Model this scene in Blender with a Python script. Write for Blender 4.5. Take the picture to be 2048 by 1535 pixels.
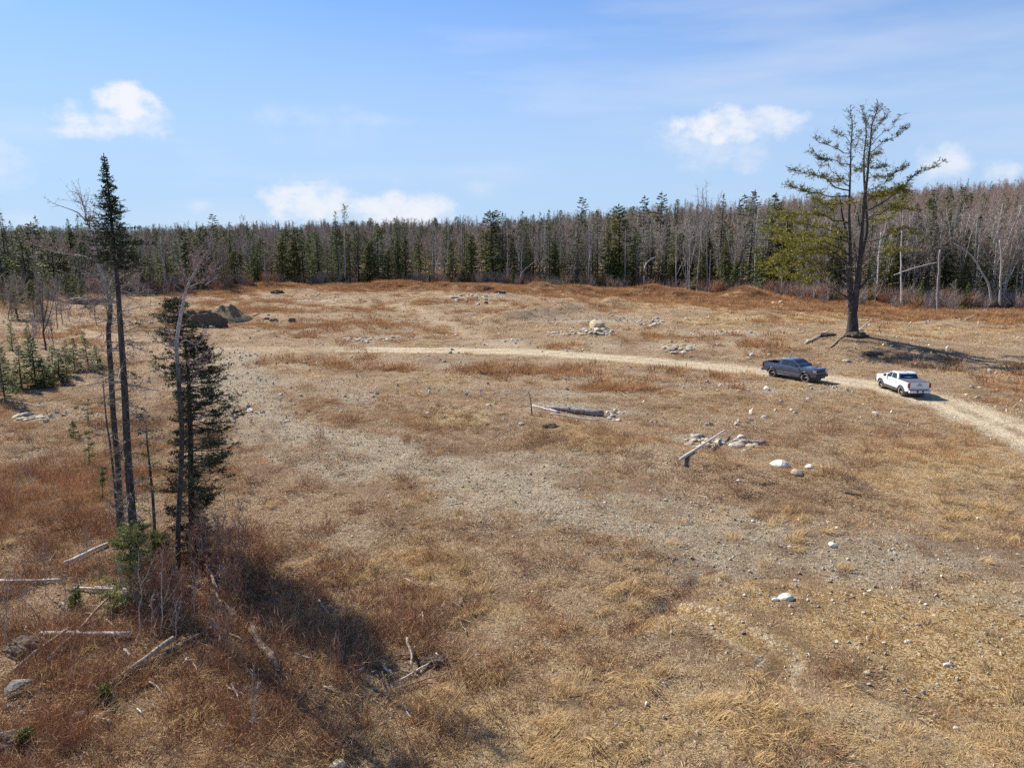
import bpy, bmesh, math, random
import numpy as np
from mathutils import Vector, Matrix, Euler
for o in list(bpy.data.objects): bpy.data.objects.remove(o)
SC = bpy.context.scene
COL = SC.collection
R = random.Random(7)
NR = np.random.default_rng(11)

# ------------------------------------------------------------------ camera
CAMH, PITCH, F = 12.5, math.radians(11.14), 1420.0
cam = bpy.data.cameras.new('camera'); cam.sensor_width = 36; cam.lens = 36*F/2048
cam.clip_start = 0.3; cam.clip_end = 8000
co = bpy.data.objects.new('camera', cam); COL.objects.link(co)
co.location = (0, 0, CAMH); co.rotation_euler = (math.pi/2-PITCH, 0, 0)
SC.camera = co

# ------------------------------------------------------------------ light
SUN_EL, SUN_TO = math.radians(41), math.radians(-41)     # SUN_TO: heading the light travels in, from +X
sl = bpy.data.lights.new('sun', 'SUN'); sl.energy = 5.0; sl.angle = math.radians(0.53); sl.color = (1.0, 0.945, 0.86)
so = bpy.data.objects.new('sun', sl); COL.objects.link(so)
tv = Vector((math.cos(SUN_TO)*math.cos(SUN_EL), math.sin(SUN_TO)*math.cos(SUN_EL), -math.sin(SUN_EL)))
so.rotation_euler = tv.to_track_quat('-Z', 'Y').to_euler(); so.location = (-60, 30, 60)

def ray(px, py):
    u = (px-1024)/F; v = -(py-767.5)/F
    c, s = math.cos(PITCH), math.sin(PITCH)
    return np.array((u, c+v*s, -s+v*c))

W = bpy.data.worlds.new('World'); SC.world = W; W.use_nodes = True
SKY_STRENGTH = 0.11
def build_world():
    nt = W.node_tree; nt.nodes.clear(); L = nt.links
    N = lambda t: nt.nodes.new(t)
    out = N('ShaderNodeOutputWorld'); bg = N('ShaderNodeBackground'); L.new(bg.outputs[0], out.inputs[0])
    sky = N('ShaderNodeTexSky'); sky.sky_type = 'NISHITA'; sky.sun_disc = False
    sky.sun_elevation = SUN_EL
    # direction TO the sun is -tv ; nishita: rotation 0 = +Y, clockwise
    sx, sy = -tv.x, -tv.y
    sky.sun_rotation = math.atan2(sx, sy)
    sky.air_density = 1.1; sky.dust_density = 0.35; sky.ozone_density = 3.2; sky.altitude = 100
    geo = N('ShaderNodeTexCoord')
    def val(x):
        n = N('ShaderNodeValue'); n.outputs[0].default_value = x; return n.outputs[0]
    def m(op, a, b=None, c=None):
        n = N('ShaderNodeMath'); n.operation = op
        for i, q in enumerate((a, b, c)):
            if q is None: continue
            if isinstance(q, (int, float)): n.inputs[i].default_value = q
            else: L.new(q, n.inputs[i])
        return n.outputs[0]
    sep = N('ShaderNodeSeparateXYZ'); L.new(geo.outputs['Generated'], sep.inputs[0])
    ysafe = m('MAXIMUM', sep.outputs[1], 0.05)
    u = m('DIVIDE', sep.outputs[0], ysafe); v = m('DIVIDE', sep.outputs[2], ysafe)
    front = m('GREATER_THAN', sep.outputs[1], 0.06)
    cmb = N('ShaderNodeCombineXYZ'); L.new(u, cmb.inputs[0]); L.new(v, cmb.inputs[1])
    def noise(vec, scale, detail=8, rough=.6, sy=1.0):
        mp = N('ShaderNodeMapping'); L.new(vec, mp.inputs[0]); mp.inputs['Scale'].default_value = (1, sy, 1)
        n = N('ShaderNodeTexNoise'); n.inputs['Scale'].default_value = scale; n.inputs['Detail'].default_value = detail
        n.inputs['Roughness'].default_value = rough; L.new(mp.outputs[0], n.inputs['Vector']); return n.outputs[0]
    n1 = noise(cmb.outputs[0], 26, 9, .62, 1.25)
    n2 = noise(cmb.outputs[0], 7, 6, .6, 2.2)
    nn = m('ADD', m('MULTIPLY', m('SUBTRACT', n1, .5), 2.8), m('MULTIPLY', m('SUBTRACT', n2, .5), 2.2))
    total = None
    # px, py, half width, half height, strength, sharpness
    clouds = [(252, 212, 62, 38, 1.0, .45), (225, 242, 108, 34, .9, .6), (290, 235, 55, 34, .8, .7), (600, 232, 110, 24, .55, 1.3), (700, 240, 110, 14, .5, 1.3), (660, 262, 110, 44, .34, 1.5),
              (1450, 252, 85, 36, .95, .5), (1525, 245, 85, 34, .85, .6), (1420, 285, 110, 50, .7, .9), (612, 402, 105, 38, .9, .55), (800, 425, 100, 40, .9, .55), (395, 415, 34, 18, .7, .9),
              (1888, 330, 58, 36, .75, .7), (2003, 340, 40, 26, .8, .7), (5, 320, 55, 52, .6, 1.), (38, 437, 42, 18, .5, 1.),
              (1785, 76, 75, 20, .22, 1.4), (965, 378, 42, 20, .45, 1.), (797, 360, 20, 12, .4, 1.), (1215, 245, 50, 22, .2, 1.4), (1600, 4, 120, 16, .28, 1.3), (1950, 25, 130, 24, .15, 1.4)]
    for (cx, cy, a, b, st, sh) in clouds:
        d = ray(cx, cy); u0, v0 = d[0]/d[1], d[2]/d[1]
        du = m('DIVIDE', m('SUBTRACT', u, float(u0)), a/F*1.2); dv = m('DIVIDE', m('SUBTRACT', v, float(v0)), b/F*1.2)
        r2 = m('ADD', m('MULTIPLY', du, du), m('MULTIPLY', dv, dv))
        e = m('ADD', m('SUBTRACT', 1.0, r2), nn)
        mr = N('ShaderNodeMapRange'); mr.interpolation_type = 'SMOOTHSTEP'; L.new(e, mr.inputs[0])
        mr.inputs[1].default_value = -0.15; mr.inputs[2].default_value = -0.15+sh*2.5; mr.inputs[3].default_value = 0; mr.inputs[4].default_value = st
        total = mr.outputs[0] if total is None else m('MAXIMUM', total, mr.outputs[0])
    total = m('MULTIPLY', total, front)
    # faint cirrus streaks over the whole sky
    cw = noise(geo.outputs['Generated'], 2.2, 6, .62, 1.0)
    mp = N('ShaderNodeMapping'); L.new(geo.outputs['Generated'], mp.inputs[0]); mp.inputs['Scale'].default_value = (1.4, 1.4, 9); mp.inputs['Rotation'].default_value = (0, .22, 0)
    nz = N('ShaderNodeTexNoise'); nz.inputs['Scale'].default_value = 1.9; nz.inputs['Detail'].default_value = 7; L.new(mp.outputs[0], nz.inputs['Vector'])
    mr = N('ShaderNodeMapRange'); L.new(nz.outputs[0], mr.inputs[0]); mr.inputs[1].default_value = .5; mr.inputs[2].default_value = .85; mr.inputs[4].default_value = .38
    total = m('MAXIMUM', total, mr.outputs[0])
    # pale air near the horizon
    el = m('ABSOLUTE', sep.outputs[2])
    hz = N('ShaderNodeMapRange'); hz.interpolation_type = 'SMOOTHERSTEP'; L.new(el, hz.inputs[0]); hz.inputs[1].default_value = 0.0; hz.inputs[2].default_value = .5; hz.inputs[3].default_value = .88; hz.inputs[4].default_value = 0.0
    k = 1.0/SKY_STRENGTH
    tint = N('ShaderNodeMix'); tint.data_type = 'RGBA'; tint.blend_type = 'MULTIPLY'; tint.inputs[0].default_value = 1.0
    L.new(sky.outputs[0], tint.inputs[6]); tint.inputs[7].default_value = (SKY_R, SKY_G, SKY_B, 1)
    mx0 = N('ShaderNodeMix'); mx0.data_type = 'RGBA'; L.new(hz.outputs[0], mx0.inputs[0]); L.new(tint.outputs[2], mx0.inputs[6])
    mx0.inputs[7].default_value = (.32*k, .425*k, .575*k, 1)
    mx = N('ShaderNodeMix'); mx.data_type = 'RGBA'; L.new(total, mx.inputs[0]); L.new(mx0.outputs[2], mx.inputs[6])
    mx.inputs[7].default_value = (.55*k, .565*k, .60*k, 1)
    L.new(mx.outputs[2], bg.inputs[0]); bg.inputs[1].default_value = SKY_STRENGTH
SKY_R, SKY_G, SKY_B = 0.295, 0.525, 0.84
build_world()
vs = SC.view_settings
vs.view_transform = 'Standard'; vs.look = 'None'; vs.exposure = 0.7; vs.gamma = 1.0
try: vs.use_curve_mapping = False
except Exception: pass
SC.cycles.use_denoising = False
SC.cycles.max_bounces = 6; SC.cycles.diffuse_bounces = 2; SC.cycles.glossy_bounces = 2; SC.cycles.transmission_bounces = 4; SC.cycles.transparent_max_bounces = 8

# ------------------------------------------------------------------ noise
def _hash(ix, iy, s):
    h = (ix.astype(np.int64)*374761393 + iy.astype(np.int64)*668265263 + s*982451653) & 0x7fffffff
    h = ((h ^ (h >> 13))*1274126177) & 0x7fffffff
    return ((h ^ (h >> 16)) & 0xffff)/65535.0
def vnoise(x, y, s=0):
    x = np.asarray(x, float); y = np.asarray(y, float)
    ix = np.floor(x); iy = np.floor(y); fx = x-ix; fy = y-iy
    fx = fx*fx*fx*(fx*(fx*6-15)+10); fy = fy*fy*fy*(fy*(fy*6-15)+10)
    a = _hash(ix, iy, s); b = _hash(ix+1, iy, s); c = _hash(ix, iy+1, s); d = _hash(ix+1, iy+1, s)
    return (a*(1-fx)+b*fx)*(1-fy)+(c*(1-fx)+d*fx)*fy
def fbm(x, y, s=0, o=4):
    t = 0; a = .5; n = 0
    for i in range(o):
        t = t+a*vnoise(x*2**i+i*17.3, y*2**i-i*9.1, s+i); n += a; a *= .5
    return t/n
def sstep(a, b, x):
    t = np.clip((x-a)/(b-a), 0, 1); return t*t*(3-2*t)

def at0(px, py, z=0.0):
    d = ray(px, py); t = (z-CAMH)/d[2]; return np.array((d[0]*t, d[1]*t))
def pdist(x, y, pts):
    """distance from points to a polyline"""
    best = np.full(np.shape(x), 1e9)
    for (a, b) in zip(pts[:-1], pts[1:]):
        ax, ay = a; dx, dy = b[0]-ax, b[1]-ay; l2 = dx*dx+dy*dy+1e-9
        t = np.clip(((x-ax)*dx+(y-ay)*dy)/l2, 0, 1)
        best = np.minimum(best, np.hypot(x-ax-t*dx, y-ay-t*dy))
    return best
def PL(*pp): return [at0(*q) for q in pp]
PINE = np.array((ray(1705, 668)[0]/ray(1705, 668)[1]*86, 86.0))
ROAD = PL((2300, 985), (2048, 868), (1900, 805), (1760, 768), (1640, 752), (1540, 741), (1400, 727), (1200, 711), (1050, 700), (900, 697), (700, 696), (430, 698), (300, 690), (200, 672), (60, 655))
BRANCH = PL((1060, 700), (985, 682), (900, 650), (860, 625), (780, 608), (640, 604))
TRACK = PL((440, 705), (450, 760), (490, 830), (560, 870), (760, 905), (960, 945), (1150, 985), (1350, 1035), (1550, 1085), (1750, 1120), (2048, 1150))
TRACKB = PL((600, 905), (800, 965), (1000, 1015), (1200, 1065), (1450, 1110), (1700, 1150), (2048, 1175))
TRACK2 = PL((1720, 690), (1850, 690), (2060, 705))
BERM = PL((-100, 600), (150, 590), (300, 583), (500, 578), (700, 577), (900, 580), (1100, 586), (1300, 590), (1500, 600))
BANK = PL((860, 815), (960, 830), (1080, 858), (1220, 890), (1360, 930), (1500, 955), (1650, 965))
RILL = PL((1420, 1140), (1340, 1205), (1250, 1262))
RILL2 = PL((1350, 1208), (1450, 1250), (1560, 1312), (1552, 1360))
RUTS = [PL((1180, 1110), (1330, 1120), (1480, 1140), (1640, 1165), (1800, 1172), (2048, 1150)), PL((1240, 1135), (1400, 1150), (1560, 1180), (1740, 1200)), PL((1380, 1165), (1440, 1150), (1600, 1150), (1760, 1140)), PL((960, 985), (1120, 1020), (1290, 1070), (1440, 1120)), PL((1060, 968), (1230, 1010), (1420, 1062), (1600, 1108)), PL((700, 930), (860, 940), (1010, 960)), PL((1360, 960), (1380, 985), (1480, 1010), (1620, 1030))]
RIDGE2 = PL((1010, 640), (1130, 625), (1230, 612))
RUSTB = PL((-200, 615), (150, 592), (300, 583), (500, 577), (700, 576), (900, 574), (1100, 582), (1300, 588), (1450, 603), (1600, 612), (1800, 622), (2100, 635))

def H(x, y):
    x = np.asarray(x, float); y = np.asarray(y, float)
    r = np.hypot(x, y)
    near = 1-sstep(60, 160, r)
    pr = pdist(x, y, ROAD)
    flat = sstep(2.0, 6.0, pr)
    z = (fbm(x/11, y/11, 3, 3)-.5)*.55*(.25+.75*flat) + (fbm(x/2.4, y/2.4, 5, 3)-.5)*.34*(.12+.88*flat)
    z = z + (fbm(x/45, y/45, 8, 2)-.5)*1.5*sstep(65, 120, r) + (fbm(x/8, y/6, 9, 3)-.5)*1.3*sstep(80, 125, r)*flat
    z = z - .12*(1-flat)*near
    u = x/np.maximum(y, 60)
    zr = np.interp(u, [-1, -.72, -.37, 0, .34, .55, .72, 1], [6, 8, 12, 18, 33, 43, 51, 62])
    z = z + zr*sstep(235, 640, y) + (fbm(x/130, y/130, 21, 3)-.5)*14*sstep(300, 560, y)
    z = z + 1.9*np.exp(-(pdist(x, y, BERM)/5.0)**2)*np.clip(fbm(x/9, y/9, 31, 3)*2.2-.5, .1, 1.6)
    z = z + .5*np.exp(-(pdist(x, y, BANK)/2.0)**2)*(.5+fbm(x/5, y/5, 33, 2))
    z = z + 1.3*np.exp(-(pdist(x, y, RIDGE2)/3.0)**2)*(.5+fbm(x/5, y/5, 34, 2))
    z = z - .27*np.exp(-(pdist(x+(fbm(x/.6, y/.6, 53, 2)-.5)*.4, y, RILL)/.36)**2) - .20*np.exp(-(pdist(x, y, RILL2)/.45)**2) + .10*np.exp(-(pdist(x, y-.8, RILL2)/.5)**2)
    for k, q_ in enumerate(RUTS): z = z - (.10 if k < 3 else .07)*np.exp(-(pdist(x, y, q_)/.30)**2)
    q = np.hypot((x-PINE[0])/13.0, (y-PINE[1])/9.5)
    z = z + KN*np.exp(-q**2.6)
    for (cx, cy, h, s) in MOUNDS:
        z = z + h*np.exp(-(((x-cx)**2+(y-cy)**2)/s**2)**1.3)
    return z
KN = 0.0
MOUNDS = []
for (px, py, h, s) in ((1185, 668, .5, 5), (960, 600, .9, 7), (600, 585, 1.0, 7), (640, 1150, -.1, 2), (430, 1150, .35, 3.5), (200, 1330, .3, 3), (680, 1300, .3, 2.6),
                       (190, 605, 1.2, 9), (1650, 690, .3, 4), (1960, 950, .35, 5), (780, 580, .8, 6)):
    c = at0(px, py); MOUNDS.append((c[0], c[1], h, s))
z0 = float(H(PINE[0], PINE[1])); dP = ray(1705, 668)
KN = CAMH+dP[2]*86/dP[1]-z0
def hz(x, y): return float(H(np.array([x]), np.array([y]))[0])
_ts = np.concatenate([np.arange(14, 60, .5), np.arange(60, 320, 1.5)])
def at(px, py, dz=0.0):
    """the point of the ground seen at a pixel of the photograph"""
    d = ray(px, py); s = _ts/d[1]
    X = d[0]*s; Y = d[1]*s; Z = CAMH+d[2]*s
    g = Z-(H(X, Y)+dz)
    k = np.argmax(g < 0) if (g < 0).any() else len(g)-1
    if k == 0: k = 1
    a, b = s[k-1], s[k]
    for _ in range(14):
        mid = .5*(a+b); e = CAMH+d[2]*mid-hz(d[0]*mid, d[1]*mid)-dz
        if e < 0: b = mid
        else: a = mid
    return Vector((d[0]*a, d[1]*a, CAMH+d[2]*a))
def onY(px, py, Y):
    d = ray(px, py); t = Y/d[1]; return Vector((d[0]*t, Y, CAMH+d[2]*t))
def ground(x, y): return Vector((x, y, hz(x, y)))

# ground cover shares at a place
BL = []   # (kind, cx, cy, rx, ry, strength)
def blob(kind, px, py, rx, ry, s=1.0):
    c = at0(px, py); BL.append((kind, c[0], c[1], rx, ry, s))
for q in (('rust', 650, 722, 8, 2.4, .7), ('rust', 955, 735, 5, 3.5, .8), ('rust', 820, 730, 8, 3, .6), ('rust', 1080, 745, 7, 3, .7), ('rust', 1260, 772, 3, 1.2, .8),
          ('rust', 120, 985, 6, 4, 1.2), ('rust', 30, 1010, 5, 4, 1.0), ('rust', 250, 960, 5, 3, .9), ('rust', 60, 840, 9, 3, .7), ('rust', 300, 890, 5, 5, .5), ('rust', 520, 620, 16, 5, .4), ('rust', 700, 650, 20, 6, .45),
          ('rust', 1320, 890, 3, 1.6, .7), ('rust', 100, 1450, 5, 3, .8), ('rust', 1420, 670, 14, 5, .3),
          ('straw', 1400, 612, 22, 12, 1.0), ('straw', 1250, 610, 10, 8, .6), ('straw', 1500, 640, 14, 7, .9), ('straw', 1650, 632, 10, 5, .8), ('straw', 1950, 940, 7, 7, .9), ('straw', 1750, 930, 6, 4, .5), ('straw', 2000, 1020, 5, 3, .7),
          ('straw', 1150, 870, 3, 1.6, .8), ('straw', 920, 812, 3, 1.2, .8), ('straw', 1240, 895, 3, 1.8, .9), ('straw', 860, 1130, 2.2, 2.2, .9), ('straw', 990, 1220, 2.2, 2, .6), ('straw', 860, 1430, 3, 2, 1.0), ('straw', 1000, 1500, 2.5, 1.5, 1.0), ('straw', 1150, 1340, 2, 1.6, .6), ('straw', 1900, 1500, 6, 2.5, .9),
          ('straw', 1450, 1500, 3, 1.5, .5), ('straw', 200, 1480, 4, 2, .6), ('straw', 750, 610, 14, 5, .4), ('straw', 1600, 780, 4, 2, .2), ('straw', 1850, 660, 10, 5, .6), ('straw', 1250, 1210, 4, 3, .35), ('straw', 550, 740, 5, 5, .3),
          ('straw', 980, 845, 7, 1.6, .7), ('straw', 1500, 925, 2.5, 1.5, .6), ('straw', 1400, 1450, 5, 2.5, .6), ('straw', 1000, 1280, 3, 3, .4),
          ('gravel', 1430, 768, 6, 1.2, 1.), ('gravel', 1540, 780, 5, 1.0, .9), ('gravel', 1330, 757, 4, .9, .5), ('gravel', 1080, 790, 7, 2.6, .8), ('gravel', 1000, 682, 4, 4, .9), ('gravel', 870, 640, 5, 4, .5), ('gravel', 450, 760, 3, 7, .8), ('gravel', 560, 880, 4, 2.5, .9), ('gravel', 700, 790, 6, 4, .4),
          ('gravel', 970, 925, 6, 2, .6), ('gravel', 1200, 1000, 5, 2, .7), ('gravel', 1180, 640, 14, 6, .7), ('gravel', 960, 600, 12, 5, .8), ('gravel', 1270, 690, 7, 2.2, .7), ('gravel', 830, 725, 8, 2.5, .5), ('gravel', 1760, 845, 3, 1.6, .5), ('gravel', 1500, 845, 6, 3, .4), ('gravel', 720, 605, 8, 4, .5), ('gravel', 80, 835, 4, 1.6, .6),
          ('gravel', 1200, 640, 10, 6, 1.1), ('gravel', 1450, 665, 10, 4, .9), ('gravel', 650, 598, 7, 4, 1.1), ('gravel', 1193, 662, 5, 3, 1.3), ('gravel', 1355, 694, 4, 2, 1.3), ('gravel', 1440, 885, 3, 1.2, 1.3), ('gravel', 1150, 815, 5, 1.5, 1.2), ('gravel', 780, 675, 7, 3, .8), ('gravel', 1790, 1080, 3, 1.6, .7), ('gravel', 1150, 640, 16, 10, .4), ('gravel', 1250, 830, 5, 2.5, .5), ('gravel', 1380, 690, 7, 3, .5),
          ('ochre', 1680, 1240, 5, 3.4, 1.2), ('ochre', 1880, 1285, 5, 3, 1.2), ('ochre', 1980, 1340, 3, 2, 1.0), ('ochre', 1550, 1190, 2.2, 1.6, .9), ('ochre', 1500, 1270, 1.0, .7, .8), ('ochre', 1290, 1460, 2, 1.2, .7), ('ochre', 1440, 1020, 2.5, .8, .5), ('ochre', 1960, 1180, 4, 1.6, .6), ('ochre', 1600, 900, 1, 1, .0),
          ('slash', 250, 1300, 9, 5, 1.0), ('slash', 60, 1350, 6, 5, 1.0), ('slash', 500, 1200, 6, 3.5, 1.), ('slash', 690, 1290, 4.5, 3, 1.), ('slash', 450, 1420, 4, 3, .7), ('slash', 100, 1130, 6, 4, .8), ('slash', 380, 1120, 3, 3, .8), ('slash', 660, 1440, 3, 2, .5)):
    blob(*q)
def cover(x, y):
    """shares of road, gravel, rust weeds, straw grass, ochre mud and slash at points of the ground"""
    wx = x+(fbm(x/3, y/3, 41, 3)-.5)*3.2; wy = y+(fbm(x/3, y/3, 47, 3)-.5)*3.2
    c = {k: np.zeros(np.shape(x)) for k in ('gravel', 'rust', 'straw', 'ochre', 'slash')}
    for (k, cx, cy, rx, ry, s) in BL:
        c[k] = np.maximum(c[k], s*np.exp(-(((wx-cx)/rx)**2+((wy-cy)/ry)**2)**1.4*.9))
    p = pdist(x+(fbm(x/2, y/2, 51, 2)-.5)*1.0, y, ROAD)
    c['road'] = (1-sstep(1.5, 3.6, p))*(1-.45*np.exp(-(p/.32)**2)*sstep(.35, .6, fbm(x/2, y/2, 56, 3)))*(1-.55*sstep(-14, -26, x)*1.0)
    wheel = np.exp(-((np.abs(p)-.9)/.38)**2)
    c['rut'] = wheel*(1-sstep(2.0, 2.6, p))
    b = pdist(wx*.5+x*.5, wy*.5+y*.5, BRANCH); c['road'] = np.maximum(c['road'], .5*(1-sstep(1.0, 3.6, b))*sstep(.3, .6, fbm(x/5, y/5, 57, 3)+.1))
    t = pdist(wx*.6+x*.4, wy*.6+y*.4, TRACK)
    c['gravel'] = np.maximum(c['gravel'], .95*np.exp(-(t/(2.3+.03*y))**4)*sstep(.25, .5, fbm(x/2.2, y/2.2, 59, 3)+.1))
    t = pdist(wx*.6+x*.4, wy*.6+y*.4, TRACKB); c['gravel'] = np.maximum(c['gravel'], .75*np.exp(-(t/2.6)**4)*sstep(.3, .55, fbm(x/1.8, y/1.8, 60, 3)+.08))
    t2 = pdist(wx, wy, TRACK2); c['road'] = np.maximum(c['road'], .5*np.exp(-(t2/2.0)**2))
    r = pdist(wx, wy, RUSTB)
    inner = sstep(120, 150, y-0.0*x)
    c['rust'] = np.maximum(c['rust'], 1.0*np.exp(-(r/17.0)**4))
    n = fbm(x/9, y/9, 61, 4)
    c['rust'] = np.clip(c['rust']+sstep(.50, .8, n)*.38*sstep(30, 60, y), 0, 1)
    n = fbm(x/4, y/4, 67, 4)
    c['straw'] = np.clip(c['straw']+sstep(.5, .72, n)*.34, 0, 1)
    n = fbm(x/6, y/5, 71, 4)
    c['gravel'] = np.clip(c['gravel']+sstep(.55, .75, n)*.45*(1-sstep(130, 170, y)), 0, 1)
    rl = pdist(x+(fbm(x/.6, y/.6, 53, 2)-.5)*.4, y, RILL); rl2 = pdist(x+(fbm(x/.6, y/.6, 53, 2)-.5)*.4, y, RILL2)
    c['ochre'] = np.maximum(c['ochre'], 1.2*np.exp(-(rl2/.45)**2)); c['slash'] = np.maximum(c['slash'], 1.4*np.exp(-(rl/.35)**2))
    ru = np.full(np.shape(x), 1e9)
    for q_ in RUTS: ru = np.minimum(ru, pdist(x+(fbm(x/.8, y/.8, 55, 2)-.5)*.5, y, q_))
    c['slash'] = np.maximum(c['slash'], .8*np.exp(-(ru/.26)**2)*sstep(.35, .6, fbm(x/1.5, y/1.5, 58, 3)))
    nv = 1-c['road']
    c['gravel'] *= nv; c['rust'] = c['rust']*nv*(1-.7*c['gravel']); c['straw'] = c['straw']*nv*(1-.6*c['gravel']); c['ochre'] *= nv
    edge_ = np.exp(-((rl2-.55)/.16)**2)*.8; c['road'] = np.maximum(c['road'], edge_)
    c['bare'] = np.clip(.2*c['gravel']+1.2*np.exp(-(rl/.3)**2)+1.2*np.exp(-(rl2/.6)**2)+.7*np.exp(-(ru/.3)**2)+c['road']+.8*c['gravel']+.7*c['ochre'], 0, 1)
    return c

# ------------------------------------------------------------------ materials
MATS = {}
class NT:
    def __init__(s, name):
        s.m = bpy.data.materials.new(name); s.m.use_nodes = True; s.nt = s.m.node_tree; s.nt.nodes.clear()
        s.out = s.N('ShaderNodeOutputMaterial'); MATS[name] = s.m
    def N(s, t): return s.nt.nodes.new(t)
    def L(s, a, b): s.nt.links.new(a, b)
    def put(s, sock, v):
        if isinstance(v, (int, float)): sock.default_value = v
        elif isinstance(v, tuple): sock.default_value = v if len(v) == 4 or sock.type == 'VECTOR' else (*v, 1)
        else: s.L(v, sock)
    def math(s, op, a, b=0.0):
        n = s.N('ShaderNodeMath'); n.operation = op; s.put(n.inputs[0], a); s.put(n.inputs[1], b); return n.outputs[0]
    def mix(s, f, a, b, mode='MIX'):
        n = s.N('ShaderNodeMix'); n.data_type = 'RGBA'; n.blend_type = mode; s.put(n.inputs[0], f); s.put(n.inputs[6], a); s.put(n.inputs[7], b); return n.outputs[2]
    def ramp(s, f, a, b, lo=0.0, hi=1.0, sm=True):
        n = s.N('ShaderNodeMapRange'); n.interpolation_type = 'SMOOTHSTEP' if sm else 'LINEAR'; s.put(n.inputs[0], f)
        n.inputs[1].default_value = a; n.inputs[2].default_value = b; n.inputs[3].default_value = lo; n.inputs[4].default_value = hi; return n.outputs[0]
    def coord(s, which='Object'):
        return s.N('ShaderNodeTexCoord').outputs[which]
    def pos(s): return s.N('ShaderNodeNewGeometry').outputs['Position']
    def noise(s, vec, scale, detail=4, rough=.55, col=False):
        n = s.N('ShaderNodeTexNoise'); s.L(vec, n.inputs['Vector']); n.inputs['Scale'].default_value = scale; n.inputs['Detail'].default_value = detail; n.inputs['Roughness'].default_value = rough
        return n.outputs[1 if col else 0]
    def voro(s, vec, scale, out='Distance', feature='F1'):
        n = s.N('ShaderNodeTexVoronoi'); n.feature = feature; s.L(vec, n.inputs['Vector']); n.inputs['Scale'].default_value = scale; return n.outputs[out]
    def attr(s, name, typ='GEOMETRY', out='Fac'):
        n = s.N('ShaderNodeAttribute'); n.attribute_type = typ; n.attribute_name = name; return n.outputs[out]
    def bsdf(s, col, rough=.9, spec=.2, metal=0.0, bump=None, bstr=.5, bdist=.05, transl=0.0, coat=0.0):
        b = s.N('ShaderNodeBsdfPrincipled'); s.put(b.inputs['Base Color'], col); s.put(b.inputs['Roughness'], rough)
        b.inputs['Specular IOR Level'].default_value = spec; b.inputs['Metallic'].default_value = metal; b.inputs['Coat Weight'].default_value = coat
        if coat: b.inputs['Coat Roughness'].default_value = .05
        nrm = None
        if bump is not None:
            bn = s.N('ShaderNodeBump'); s.put(bn.inputs['Height'], bump); bn.inputs['Strength'].default_value = bstr; bn.inputs['Distance'].default_value = bdist
            nrm = bn.outputs[0]; s.L(nrm, b.inputs['Normal'])
        if transl:
            t = s.N('ShaderNodeBsdfTranslucent'); s.put(t.inputs[0], col); ms = s.N('ShaderNodeMixShader'); ms.inputs[0].default_value = transl
            s.L(b.outputs[0], ms.inputs[1]); s.L(t.outputs[0], ms.inputs[2]); s.L(ms.outputs[0], s.out.inputs[0])
        else: s.L(b.outputs[0], s.out.inputs[0])
        return s.m

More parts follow.
